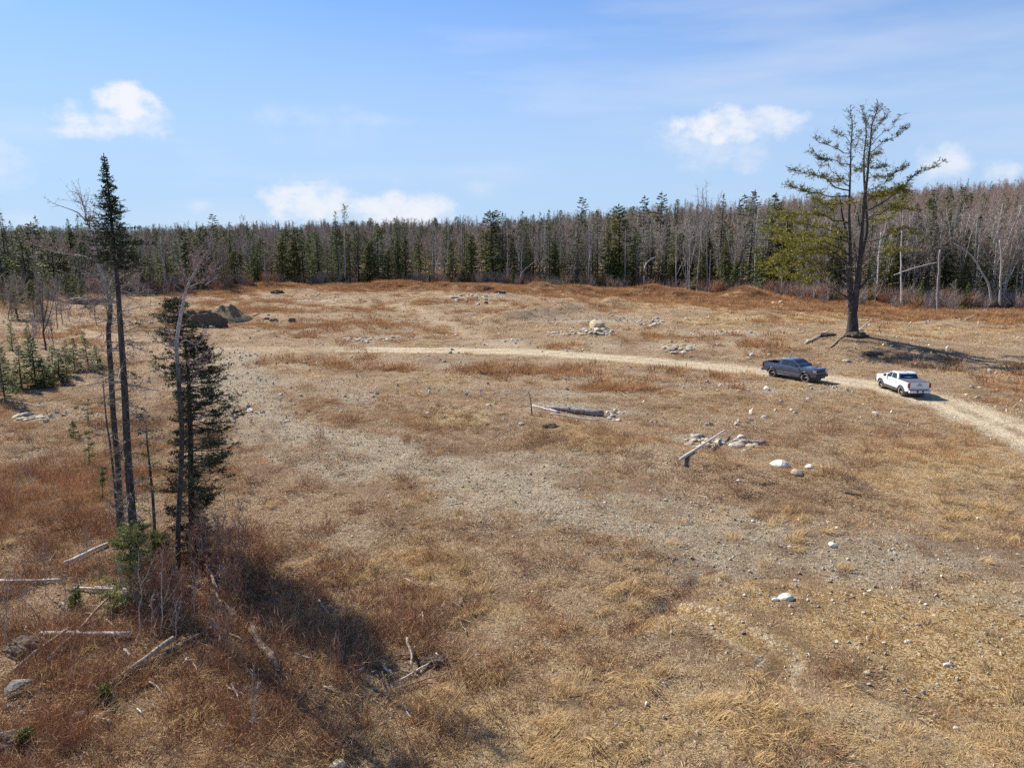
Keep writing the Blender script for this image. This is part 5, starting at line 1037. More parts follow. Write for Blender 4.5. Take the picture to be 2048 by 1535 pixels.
def big_pine():
    h = Hero((1705, 668), 86.0); C = lambda l: [(1500+a/3.009, 190+b/3.009) for a, b in l]
    U = lambda *l: C(l)
    # stems (crop coordinates of a 3x enlargement)
    st1 = h.path(U((615, 1455), (618, 1350), (612, 1250), (600, 1150), (598, 1050), (600, 950), (600, 850), (596, 740), (598, 640), (602, 520), (606, 400), (608, 290), (616, 190), (603, 105)), 0, .3, 26)
    h.tb.tube(st1, np.interp(np.linspace(0, 1, 26), [0, .06, .2, .3, .6, 1], [.85, .60, .38, .28, .13, .03]), 12)
    st2 = h.path(U((630, 1300), (640, 1200), (655, 1080), (665, 960), (672, 850), (680, 720), (692, 600), (708, 480), (712, 400), (725, 290), (732, 190), (755, 120), (775, 62)), -.25, -.8, 24)
    h.tb.tube(st2, np.interp(np.linspace(0, 1, 24), [0, .15, .6, 1], [.36, .28, .12, .03]), 10)
    st3 = h.path(U((600, 960), (590, 860), (570, 790), (552, 710), (545, 640), (530, 600)), .4, 1.2, 10); h.tb.tube(st3, np.linspace(.2, .05, 10), 7)
    st4 = h.path(U((660, 1000), (690, 880), (705, 800), (700, 700), (690, 560), (685, 440), (688, 330), (700, 250), (690, 120)), .4, 1.0, 12); h.tb.tube(st4, np.linspace(.24, .03, 12), 7)
    st5 = h.path(U((640, 1180), (690, 1130), (720, 1080), (760, 1050)), -.3, -2.0, 8); h.tb.tube(st5, np.linspace(.16, .04, 8), 6)
    for a, b in ((565, 1440), (660, 1450), (690, 1462), (600, 1475), (640, 1480)):   # root flares
        r = h.path(U((615+(a-615)*.2, 1405), ((615+a)/2, 1440), (a, b)), 0, R.uniform(-1.2, .2), 5); h.tb.tube(r, [.42, .36, .26, .16, .06], 7)
    # limbs: points, depth at tip, radius, foliage share start, number of sprays, twig length, key
    LB = [(((605, 350), (560, 345), (520, 325), (470, 300), (430, 290), (402, 262)), -1.5, .07, .35, 46, .7, 'top'), (((608, 300), (570, 250), (530, 235), (500, 205)), 1.2, .05, .4, 22, .6, 'top'),
          (((602, 418), (540, 405), (480, 380), (430, 382), (360, 342)), 1.2, .09, .45, 80, .75, 'mix'), (((600, 520), (520, 480), (470, 440), (420, 425)), 2.5, .05, .7, 14, .5, 'top'),
          (((600, 575), (525, 560), (480, 530), (440, 492), (350, 480), (262, 452)), -2.0, .12, .45, 130, .9, 'mix'), (((598, 610), (480, 605), (390, 588), (300, 570), (232, 538)), .8, .12, .4, 130, .9, 'mix'),
          (((598, 640), (520, 650), (440, 650), (400, 620)), -2.5, .10, .3, 110, .9, 'gold'), (((600, 560), (560, 520), (540, 500), (500, 520)), 1.5, .06, .3, 50, .8, 'gold'),
          (((590, 770), (500, 750), (420, 720), (300, 715), (150, 704)), -3.0, .14, .45, 170, .9, 'gold'), (((590, 860), (480, 810), (380, 790), (280, 770), (200, 750)), 3.0, .12, .35, 150, .9, 'gold'),
          (((585, 880), (470, 860), (350, 840), (220, 835), (105, 818)), 1.0, .13, .4, 200, 1.0, 'gold'), (((590, 960), (500, 900), (400, 870), (300, 890), (180, 860)), -4.0, .12, .35, 230, 1.0, 'gold'),
          (((598, 1020), (480, 930), (340, 930), (220, 960), (135, 1000)), -2.0, .14, .3, 300, 1.1, 'gold'), (((600, 1040), (480, 960), (400, 940), (300, 950), (230, 910)), 4.0, .12, .3, 220, 1.1, 'gold'),
          (((598, 1090), (470, 1040), (340, 1010), (240, 1020), (150, 1060)), -4.0, .12, .35, 230, 1.0, 'gold'), (((600, 1080), (500, 1040), (380, 1050), (270, 1085), (190, 1075)), 2.5, .12, .45, 130, .9, 'gold'), (((600, 1120), (500, 1100), (420, 1100), (330, 1130), (280, 1115)), -3.0, .10, .5, 70, .8, 'gold'),
          (((600, 1010), (560, 960), (520, 900), (500, 850)), 3.5, .08, .3, 70, .9, 'gold'), (((595, 900), (560, 840), (520, 790), (500, 700)), -3.0, .08, .3, 60, .9, 'gold'),
          (((605, 330), (640, 300), (660, 250), (668, 215)), .6, .04, .2, 24, .5, 'top'), (((604, 420), (560, 430), (540, 400), (520, 370)), 1.5, .04, .4, 14, .5, 'top'),
          (((696, 590), (760, 560), (820, 515), (880, 470), (942, 432)), -1.0, .09, .45, 90, .7, 'mix'), (((690, 700), (780, 660), (880, 590), (960, 520), (1020, 470), (1100, 432), (1172, 393)), -2.5, .15, .52, 90, .6, 'top'),
          (((722, 345), (780, 300), (840, 265), (890, 240), (936, 198)), -.8, .07, .35, 60, .6, 'top'), (((728, 250), (770, 190), (800, 150), (835, 110)), .8, .04, .2, 40, .55, 'top'), (((730, 300), (790, 235), (850, 190), (905, 118)), 1.2, .05, .5, 16, .45, 'top'), (((700, 260), (700, 180), (690, 130), (682, 80)), .5, .04, .3, 26, .5, 'top'),
          (((715, 420), (750, 440), (790, 430), (815, 415)), -1.6, .05, .2, 46, .7, 'mix'), (((712, 500), (760, 490), (800, 490)), 1.6, .05, .2, 40, .8, 'mix'), (((708, 440), (680, 430), (650, 445), (625, 470)), -1.5, .05, .2, 46, .8, 'mix'), (((716, 390), (745, 360), (770, 350)), 1.4, .05, .2, 40, .8, 'mix'),
          (((690, 620), (760, 600), (830, 585), (900, 560), (930, 590)), -2.5, .10, .15, 240, 1.0, 'gold'), (((690, 640), (760, 610), (830, 600), (880, 575)), 2.5, .10, .15, 180, 1.0, 'gold'), (((686, 740), (760, 720), (840, 690), (900, 665), (950, 690)), -1.0, .10, .35, 130, .9, 'gold'), (((684, 760), (760, 740), (850, 740), (920, 640)), 3.0, .10, .35, 90, .9, 'gold'),
          (((680, 880), (780, 870), (860, 815), (930, 800), (1000, 835)), -2.5, .10, .45, 80, .8, 'gold'), (((676, 940), (780, 930), (850, 930), (950, 925)), 2.0, .09, .5, 70, .8, 'gold'), (((700, 980), (760, 960), (840, 945), (900, 930)), -4, .08, .5, 60, .8, 'gold'),
          (((600, 1215), (540, 1190), (490, 1160), (440, 1125), (375, 1110)), -1.5, .15, .9, 4, .4, 'top'), (((650, 1170), (690, 1120), (740, 1090), (840, 1060)), -1.0, .13, .9, 6, .4, 'top'), (((670, 800), (640, 700), (620, 640)), -1.5, .10, .8, 16, .5, 'gold')]
    for pts, dy, r, f0, n, tl, key in LB:
        P = h.path(U(*pts), 0, dy, 10, .09); h.cb.tube(P, np.linspace(r*.75, .015, 10), 6)
        h.bare_twigs(P, .12, 26, 1.1, r=.016, sub=4)
        if key == 'mix': h.sprays(P, f0, 1, int(n*.42), tl*1.0, 'top', 9, .25, .07, .5, twig_r=.02); h.sprays(P, f0, 1, int(n*.42), tl*.9, 'gold', 10, .26, .07, .5, twig_r=.02, tone0=.4)
        elif key == 'top': h.sprays(P, f0-.05, 1, int(n*.7), tl*.9, 'top', 9, .24, .07, .5, .3, twig_r=.02)
        else: h.sprays(P, f0-.08, 1, int(n*.62), tl*1.45, 'gold', 13, .30, .075, .30, .05, twig_r=.022, tone0=.6)
    for P, f0, n in ((st1, .72, 60), (st2, .62, 110), (st4, .55, 60)): h.sprays(P, f0, 1, n, .9, 'top', 10, .24, .06, .8, .3, twig_r=.02)
    for P in (st1, st2): h.bare_twigs(P, .15, 60, 1.3, r=.018, sub=3, up=0)
    # dead lower twigs hanging round the stem foot
    for k in range(60):
        i = h.rng.integers(3, 9); q = st1[i]; d = h.rng.normal(size=3); d[2] = h.rng.normal()*.4; d /= np.linalg.norm(d); P = np.array([q, q+d*.8, q+d*1.6*h.rng.random()+np.array((0, 0, .3))]); h.wb.tube(P, [.035, .02, .008], 3)
    h.finish('pine_tree', 'big twin stemmed white pine with yellow green lower limbs, standing on a knoll', 'pine tree', 'bark_pine', 'twig_grey', {'gold': ('foliage', 'pine_needles'), 'top': ('sparse_foliage', 'pine_top_needles')})
    m = lump('root_plate', 1712, 672, 1.4, .8, .5, 'soil_dark', 'dark roots and soil heaped round the foot of big pine', 'root heap', 21)
big_pine()

def left_clump():
    # 1 the tall spruce
    h = Hero((276, 1182)); m = h.m
    tp = h.path([(276, 1190), (268, 1080), (262, 1000), (256, 920), (252, 840), (248, 760), (244, 700), (240, 640), (236, 580), (231, 520), (226, 470), (221, 420), (215, 365), (207, 306)], 0, 0, 30)
    h.tb.tube(tp, np.interp(np.linspace(0, 1, 30), [0, .05, .5, 1], [.20, .145, .09, .012]), 10)
    zt = tp[:, 2]; rng = h.rng
    pyv = np.array([h.p(0, y)[2] for y in (300, 320, 340, 380, 420, 450, 480, 500, 530)])
    hw = np.array([.5, 1.5, 4, 10, 19, 29, 42, 44, 22])*m
    order = np.argsort(pyv)
    z = pyv.min()
    while z < pyv.max()-.05:
        w = np.interp(z, pyv[order], hw[order]); c = np.array([np.interp(z, zt, tp[:, k]) for k in range(3)])
        for b in range(7 if z > h.p(0, 430)[2] else 4):
            az = rng.random()*6.283; L = w*(.5+.85*rng.random())
            if L < .03: continue
            d = np.array((math.cos(az), math.sin(az), -.28+.15*rng.normal())); P = np.array([c, c+d*L*.5, c+d*L+np.array((0, 0, .14*L))]); h.cb.tube(P, [.014, .010, .004], 3, cap=False)
            h.sprays(P, .12, 1, max(3, int(15*L+2)), min(.20, .06+.3*L), 'n', 8, .05+min(.035, .1*L), .022, .30, .0, .008)
        z += .085
    # the long low branch on the right and others below the spire
    for pts, n in ((((232, 480), (255, 487), (275, 488), (302, 488)), 34), (((236, 500), (255, 512), (275, 520), (290, 528)), 20), (((236, 505), (222, 512), (208, 510)), 10), (((238, 515), (250, 530), (268, 540)), 14)):
        P = h.path(pts, 0, .3, 6); h.cb.tube(P, np.linspace(.025, .006, 6), 4); h.sprays(P, .1, 1, n, .35, 'n', 12, .09, .03, .35, .03, .008)
    for k in range(170):
        py = rng.uniform(505, 1120); i = np.interp(h.p(0, py)[2], zt, np.arange(30)); c = np.array([np.interp(h.p(0, py)[2], zt, tp[:, j]) for j in range(3)])
        az = rng.random()*6.283; L = rng.uniform(.25, 1.5)*(1.0 if py < 900 else .5); d = np.array((math.cos(az), math.sin(az), rng.uniform(-.35, .15))); P = np.array([c, c+d*L*.5+np.array((0, 0, .05)), c+d*L]); h.wb.tube(P, [.020, .015, .008], 3, cap=False)
        h.bare_twigs(P, .2, 8, L*.45, r=.009, sub=3, up=0)
        if rng.random() < .16: h.sprays(P, .4, 1, 5, .2, 'n', 8, .08, .026, .4, 0, .006)
    h.finish('spruce_tree', 'tallest lone spruce with dense dark spire and dead lower branches', 'spruce tree', 'bark_pine', 'dead_wood', {'n': ('foliage', 'hero_needles')})
    # 2 leaning birch left of the spruce with a long bare side branch
    h = Hero((246, 1062), ); m = h.m
    A = h.path([(246, 1070), (240, 1000), (236, 930), (231, 880), (226, 820), (223, 760), (222, 740), (219, 700), (217, 660), (221, 625), (219, 600), (213, 575), (203, 545), (195, 525), (190, 500), (184, 470), (174, 442), (168, 415), (161, 384)], 0, .2, 34)
    h.tb.tube(A, np.interp(np.linspace(0, 1, 34), [0, .3, .62, .8, 1], [.125, .11, .085, .04, .008]), 9)
    for pts, n, b in ((((190, 520), (170, 513), (140, 508), (108, 503), (84, 494), (68, 488)), 26, 2), (((188, 500), (176, 490), (158, 475)), 10, 1), (((172, 442), (158, 428), (138, 417), (118, 412), (96, 400)), 3, 0), (((218, 595), (240, 580), (262, 560), (275, 545)), 18, 2), (((216, 590), (200, 570), (190, 560), (182, 540)), 20, 2), (((220, 600), (235, 590), (262, 590), (300, 577)), 12, 1), (((215, 580), (225, 555), (240, 545), (255, 530)), 16, 2), (((212, 572), (196, 560), (186, 566)), 10, 2), (((236, 935), (244, 900), (252, 870)), 6, 0), (((223, 740), (205, 730), (180, 735), (165, 742)), 8, 1), (((222, 700), (236, 690), (250, 670)), 6, 0)):
        P = h.path(pts, 0, rng.uniform(-.6, .6), 8, .015); h.cb.tube(P, np.linspace(.032, .006, 8), 5); h.bare_twigs(P, .3, int(n*1.6), .45, 'b', .009, .2, 4, 2*b, .045)
    h.bare_twigs(A, .60, 110, .75, 'b', .009, .25, 4, 2, .045)
    h.finish('birch_tree', 'crooked leafless birch with pale forked top left of the tall spruce', 'birch tree', 'bark_young_left', 'twig_bud', {'b': ('buds', 'twig_bud')})
    # 3 thin leafless stem beside it
    h = Hero((238, 1078)); P = h.path([(238, 1080), (232, 1000), (222, 900), (214, 850), (209, 800), (206, 760)], 0, 0, 14); h.tb.tube(P, np.linspace(.06, .012, 14), 6); h.bare_twigs(P, .35, 24, .5, r=.004, sub=2); h.sprays(P, .75, 1, 5, .3, 'n', 8, .08, .03, .4, 0)
    h.finish('dead_sapling', 'thin dark sapling stem left of the crooked birch', 'sapling', 'bark_dark', 'dead_wood', {'n': ('foliage', 'fir_needles')})
    # 4 birch on the right with forked pinkish crown
    h = Hero((357, 1150)); A = h.path([(357, 1155), (356, 1060), (360, 980), (364, 880), (360, 800), (356, 735), (353, 690), (360, 640), (366, 610), (372, 580), (384, 555), (396, 532), (406, 515), (418, 498)], 0, 0, 28)
    h.tb.tube(A, np.interp(np.linspace(0, 1, 28), [0, .35, .6, .8, 1], [.095, .078, .052, .032, .01]), 9)
    for pts, n in ((((376, 575), (400, 566), (420, 552), (428, 535)), 22), (((386, 553), (392, 535), (388, 520)), 14), (((380, 565), (368, 550), (366, 535)), 10), (((400, 527), (392, 512), (396, 500)), 14), (((410, 570), (424, 560), (432, 548)), 12), (((356, 700), (330, 690), (310, 680)), 10), (((354, 695), (372, 680), (395, 690), (412, 660)), 10), (((360, 790), (385, 760), (402, 720), (420, 690)), 10), (((352, 690), (340, 670), (335, 650)), 8), (((358, 735), (380, 720), (410, 728)), 8)):
        P = h.path(pts, 0, rng.uniform(-.5, .5), 7, .012); h.cb.tube(P, np.linspace(.026, .005, 7), 5); h.bare_twigs(P, .2, int(n*1.5), .35, 'b', .009, .25, 4, 3, .045)
    h.bare_twigs(A, .45, 60, .45, 'b', .009, .2, 3, 2, .045)
    h.finish('birch_tree', 'slender birch with forked pinkish budding crown in front of the ragged fir', 'birch tree', 'bark_young_right', 'twig_bud', {'b': ('buds', 'twig_bud')})
    # 5 ragged fir on the right
    h = Hero((388, 1120)); tp = h.path([(388, 1125), (384, 1040), (382, 960), (381, 880), (379, 800), (376, 740), (370, 690), (358, 640), (352, 600)], .4, .4, 24); h.tb.tube(tp, np.linspace(.15, .012, 24), 8); rng = h.rng; zt = tp[:, 2]
    ys = np.array([600, 630, 660, 700, 740, 780, 820, 860, 900, 950, 1000, 1040, 1080, 1110]); Lf = np.array([8, 30, 55, 62, 62, 30, 22, 26, 30, 48, 50, 40, 34, 18]); Rt = np.array([8, 18, 30, 50, 58, 78, 88, 92, 80, 70, 52, 40, 34, 20])
    py = 1112.0
    while py > 600:
        zc = h.p(0, py, .4)[2]; c = np.array([np.interp(zc, zt, tp[:, k]) for k in range(3)])
        for b in range(7):
            az = rng.random()*6.283; side = math.cos(az); w = np.interp(py, ys, Rt if side > 0 else Lf)*h.m
            live = rng.random() < (.85 if side > -.2 else .7)*np.interp(py, [600, 740, 860, 1100], [.95, .9, .75, .8]); L = w*(.55+.55*rng.random())*(.75+.25*abs(side))
            if not live: L *= .8
            d = np.array((math.cos(az), math.sin(az), rng.uniform(-.25, .1))); P = np.array([c, c+d*L*.35, c+d*L*.7+np.array((0, 0, .03)), c+d*L+np.array((0, 0, .16*L))]); h.cb.tube(P, [.018, .013, .009, .004], 4, cap=False)
            h.bare_twigs(P, .15, 7, L*.3+.05, r=.007, sub=2, up=0)
            if live: h.sprays(P, .38, 1, int(11*L+5), .30, 'n', 12, .085, .028, .22, .03, .007, tone0=.45)
        py -= 7.5
    h.finish('fir_tree', 'ragged half dead fir with layered dark branches right of the birch', 'fir tree', 'bark_pine', 'dead_wood', {'n': ('foliage', 'hero_needles')})
    # 6 small dying fir stem
    h = Hero((311, 1090)); P = h.path([(311, 1095), (306, 1000), (300, 940), (294, 880), (292, 850)], 0, 0, 12); h.tb.tube(P, np.linspace(.07, .02, 12), 6); rng = h.rng
    for k in range(46):
        i = rng.integers(1, 11); az = rng.random()*6.283; L = rng.uniform(.2, .75); d = np.array((math.cos(az), math.sin(az), -.1)); Q = np.array([P[i], P[i]+d*L*.5, P[i]+d*L]); h.wb.tube(Q, [.01, .007, .003], 3)
        if rng.random() < .6: h.sprays(Q, .3, 1, 6, .2, 'n', 9, .08, .03, .3, 0, .006, tone0=.6)
    h.finish('fir_sapling', 'small dying fir with snapped top between the two birches', 'sapling', 'bark_dark', 'dead_wood', {'n': ('foliage', 'fir_needles')})
    # 7 green bush
    for (px, py, w, hh, lab) in ((262, 1205, 62, 150, 'light green bushy pine sapling at the foot of tall spruce'), (318, 1165, 34, 90, 'dark green low fir sapling right of the bushy pine sapling')):
        h = Hero((px, py)); rng = h.rng; P = h.path([(px, py+4), (px-2, py-hh*.5), (px+2, py-hh)], 0, 0, 8); h.tb.tube(P, np.linspace(.05, .012, 8), 6)
        for k in range(90):
            t = rng.random(); i = min(int(t*7), 6); az = rng.random()*6.283; L = w*h.m*(1-t*.65)*(.5+.6*rng.random()); d = np.array((math.cos(az), math.sin(az), .15+.3*t)); Q = np.array([P[i], P[i]+d*L*.5, P[i]+d*L+np.array((0, 0, .15*L))]); h.cb.tube(Q, [.014, .01, .004], 3, cap=False)
            h.sprays(Q, .2, 1, 11, .22, 'n', 14, .11, .03, .6, .25, .006, tone0=.7)
        h.finish('pine_sapling', lab, 'sapling', 'bark_dark', 'dead_wood', {'n': ('foliage', 'bush_needles' if w > 40 else 'fir_needles')})
    # 8 sparse fir sprigs behind, left
    for (px, py, ty, w, lab) in ((178, 930, 858, 16, 'small green fir sapling in the litter left of the birch'), (176, 850, 795, 22, 'sparse green fir sapling beyond the small one'), (146, 872, 842, 10, 'tiny fir sapling left of the sparse one'), (150, 1215, 1170, 12, 'bluish tiny fir seedling by the pale stick'), (208, 1405, 1372, 12, 'bluish small fir seedling in rusty litter'), (48, 1490, 1462, 14, 'green fir seedling at the hollow log end'), (205, 1000, 930, 9, 'faint thin fir sapling behind the crooked birch')):
        h = Hero((px, py)); rng = h.rng; P = h.path([(px, py+2), (px, (py+ty)/2), (px, ty)], 0, 0, 8); h.tb.tube(P, np.linspace(.03, .008, 8), 5)
        for k in range(30):
            t = rng.random(); i = min(int(t*7), 6); az = rng.random()*6.283; L = w*h.m*(1.15-t)*(.5+.6*rng.random()); d = np.array((math.cos(az), math.sin(az), .1)); Q = np.array([P[i], P[i]+d*L*.5, P[i]+d*L]); h.cb.tube(Q, [.008, .006, .003], 3, cap=False); h.sprays(Q, .2, 1, 5, .14, 'n', 8, .09, .03, .4, .1, .005, tone0=.6)
        h.finish('fir_sapling', lab, 'sapling', 'bark_dark', 'dead_wood', {'n': ('foliage', 'fir_needles')})
left_clump()

def leafless(px, py, ty, label, cat='sapling', name='leafless_sapling', r=.02, n=18, tl=.4, lean=0, bark='twig_grey', tw='twig_purple', start=.3, fork=2, wob=.03):
    h = Hero((px, py)); rng = h.rng
    P = h.path([(px, py+2), (px+lean*.4, (py*2+ty)/3), (px+lean*.6+rng.uniform(-2, 2), (py+2*ty)/3), (px+lean, ty)], 0, 0, 9, wob); h.tb.tube(P, np.linspace(r, r*.25, 9), 6)
    for f in range(fork):
        i = rng.integers(2, 6); d = P[-1]-P[0]; L = np.linalg.norm(d)*rng.uniform(.25, .5); d = d/np.linalg.norm(d)+rng.normal(size=3)*np.array((.45, .45, .1)); d /= np.linalg.norm(d)
        Q = np.array([P[i], P[i]+d*L*.4, P[i]+d*L*.7+np.array((0, 0, L*.08)), P[i]+d*L+np.array((0, 0, .2*L))]); h.tb.tube(Q, np.linspace(r*.6, r*.15, 4), 5); h.bare_twigs(Q, .1, n//2, tl*.8, r=max(.008, r*.2), sub=3)
    h.bare_twigs(P, start, n, tl, r=max(.008, r*.22), sub=3)
    return h.finish(name, label, cat, bark, tw, {})
def saplings():
    for q in ((282, 1290, 1100, 'pale thin sapling before the green bush', .022), (322, 1275, 1110, 'straight grey sapling right of the green bush', .022), (350, 1285, 1200, 'short grey sapling in the brush', .018), (388, 1245, 1120, 'grey sapling stem under the birch', .02), (302, 1270, 1190, 'thin twig sapling between the two grey ones', .014), (250, 1235, 1130, 'dark thin sapling below the bush', .016), (8, 1300, 1140, 'pale forked sapling at left picture edge', .024), (44, 1240, 1120, 'thin sapling in the left brush', .014), (90, 1190, 1080, 'second thin sapling from the left edge', .014), (128, 1260, 1150, 'thin brown sapling above the pale log', .014), (200, 1210, 1080, 'thin sapling behind the pale stick', .014), (170, 1130, 1040, 'thin sapling in rust weeds', .012), (430, 1290, 1180, 'dark upright twig right of the trunk piece', .018), (452, 1310, 1220, 'charred black stick standing in the brush', .03), (215, 1060, 950, 'thin stem in rust weeds left of the crooked birch', .012), (40, 1020, 900, 'thin leafless stem in the bright rust weeds', .014), (60, 980, 905, 'pair stem in the bright rust weeds', .012), (510, 1480, 1340, 'long curved dark sapling at the bottom', .018), (480, 1130, 1020, 'reddish sapling right of ragged fir', .02), (445, 1110, 985, 'red twigged sapling close to the ragged fir', .022), (412, 1140, 1040, 'red stemmed sapling under the ragged fir', .02), (465, 1180, 1090, 'dense red sapling over the brush shadow', .018)):
        leafless(q[0], q[1], q[2], q[3], r=q[4], lean=R.uniform(-8, 8), n=16, tl=.35, tw='twig_rust' if 'red' in q[3] else 'twig_purple', bark='twig_rust' if 'red' in q[3] else 'twig_grey')
    for q in ((92, 700, 558, 'tall leafless maple with dark stem behind the small left spruces', 'maple tree', 'maple_tree', .12, 60, 1.3, -14, 'bark_dark'), (60, 690, 620, 'pale fan branched leafless tree by the left spruces', 'tree', 'leafless_tree', .08, 60, 1.4, 25, 'bark_pale'), (110, 705, 640, 'thin leafless tree between left spruces', 'tree', 'leafless_tree', .05, 30, .9, -10, 'bark_grey'), (68, 740, 665, 'dead pole stem rising from left spruces', 'tree', 'dead_tree', .06, 16, .6, -12, 'bark_grey'),
              (345, 655, 565, 'reddish multi stemmed bush above the black earth bank', 'bush', 'red_bush', .05, 70, .8, 4, 'twig_rust'), (338, 655, 590, 'red stem left of the reddish bush', 'bush', 'red_bush', .04, 40, .7, -10, 'twig_rust'), (352, 655, 585, 'red stem right of the reddish bush', 'bush', 'red_bush', .04, 40, .7, 10, 'twig_rust'),
              (180, 635, 590, 'pale forked shrub before the dark brush heap', 'shrub', 'leafless_shrub', .05, 26, .8, 6, 'bark_pale'), (140, 630, 585, 'grey leafless shrub by the dark brush heap', 'shrub', 'leafless_shrub', .05, 30, .9, -6, 'bark_grey'), (15, 640, 575, 'grey thicket tree at left edge', 'tree', 'leafless_tree', .07, 60, 1.3, 10, 'bark_grey')):
        leafless(q[0], q[1], q[2], q[3], q[4], q[5], q[6], q[7], q[8], q[9], q[10], 'twig_rust' if 'red' in q[3] else 'twig_purple', fork=5, wob=.04)
    for i in range(30):   # the dense red brown brush round the feet of the tall trees
        px = R.choice((R.uniform(330, 500), R.uniform(380, 480), R.uniform(240, 420))); py = R.uniform(1110, 1235) if px > 330 else R.uniform(1190, 1250)
        o = leafless(px, py, py-R.uniform(70, 135), 'rusty leafless shrub in the thicket at the feet of the tall trees', 'shrub', 'leafless_shrub', .014, 26, .45, R.uniform(-18, 18), 'twig_rust', R.choice(('twig_rust', 'red_twigs', 'red_twigs')), .1, 4, .04); o['group'] = 'leafless shrubs at the feet of the tall trees'
    for i in range(16):
        px = R.uniform(2, 260); py = R.uniform(612, 690); p = at(px, py); k = BARE[R.choice((4, 6, 1, 5, 2))]; h_ = R.uniform(3.5, 7.5)/k[3]
        o = dup(PROTO[id(k[1])], p, R.random()*6.28, (h_*1.25, h_*1.25, h_), f"{('thin', 'bushy', 'leaning')[i % 3]} {('grey', 'pale', 'brown')[i//3 % 3]} leafless young tree in the scrub behind the small left group", 'leafless young trees in the scrub behind the small left group')
        o['category'] = 'young tree'
    for (px, py, ty, k, sx, lab) in ((60, 722, 640, 2, .8, 'thin topped fir behind the small left group'), (150, 742, 676, 5, 1.1, 'rounded fir between two darker ones in left group'), (196, 735, 690, 5, 1.2, 'low fir at the outer right end of left group'), (5, 770, 690, 5, 1.3, 'bright fir cut by the left picture edge'), (120, 765, 705, 5, 1.4, 'lowest dark fir at the front of left group'), (36, 640, 570, 2, 1.0, 'fir at the left edge behind leafless thicket'), (70, 640, 560, 3, 1.0, 'yellowish cedar behind the left leafless maple'), (10, 800, 655, 2, .8, 'narrow spruce at the left edge of small spruce group'), (44, 778, 690, 5, 1.15, 'bushy spruce second in the small left group'), (72, 768, 668, 5, 1.1, 'taller spruce in the small left group'), (108, 758, 690, 5, 1.3, 'dark low spruce in the middle of small left group'), (134, 752, 680, 2, 1.0, 'dark spruce with shaded foot in small left group'), (178, 742, 662, 2, 1.1, 'pointed fir at the right of the small left group'), (90, 775, 715, 5, 1.3, 'short bushy fir at the front of small left group'), (25, 700, 640, 2, .9, 'dark spruce behind the small left group')):
        p = at(px, py); dd = ray(px, ty); zt = CAMH+dd[2]*p.y/dd[1]; s = (zt-p.z)/CONI[k][3]
        w = s*sx*(1.45 if k != 2 else 1.3); o = dup(PROTO[id(CONI[k][1])], p, R.random()*6.28, (w, w, s), lab, None)
        if 'group' in o: del o['group']
        o['category'] = 'spruce tree'
saplings()
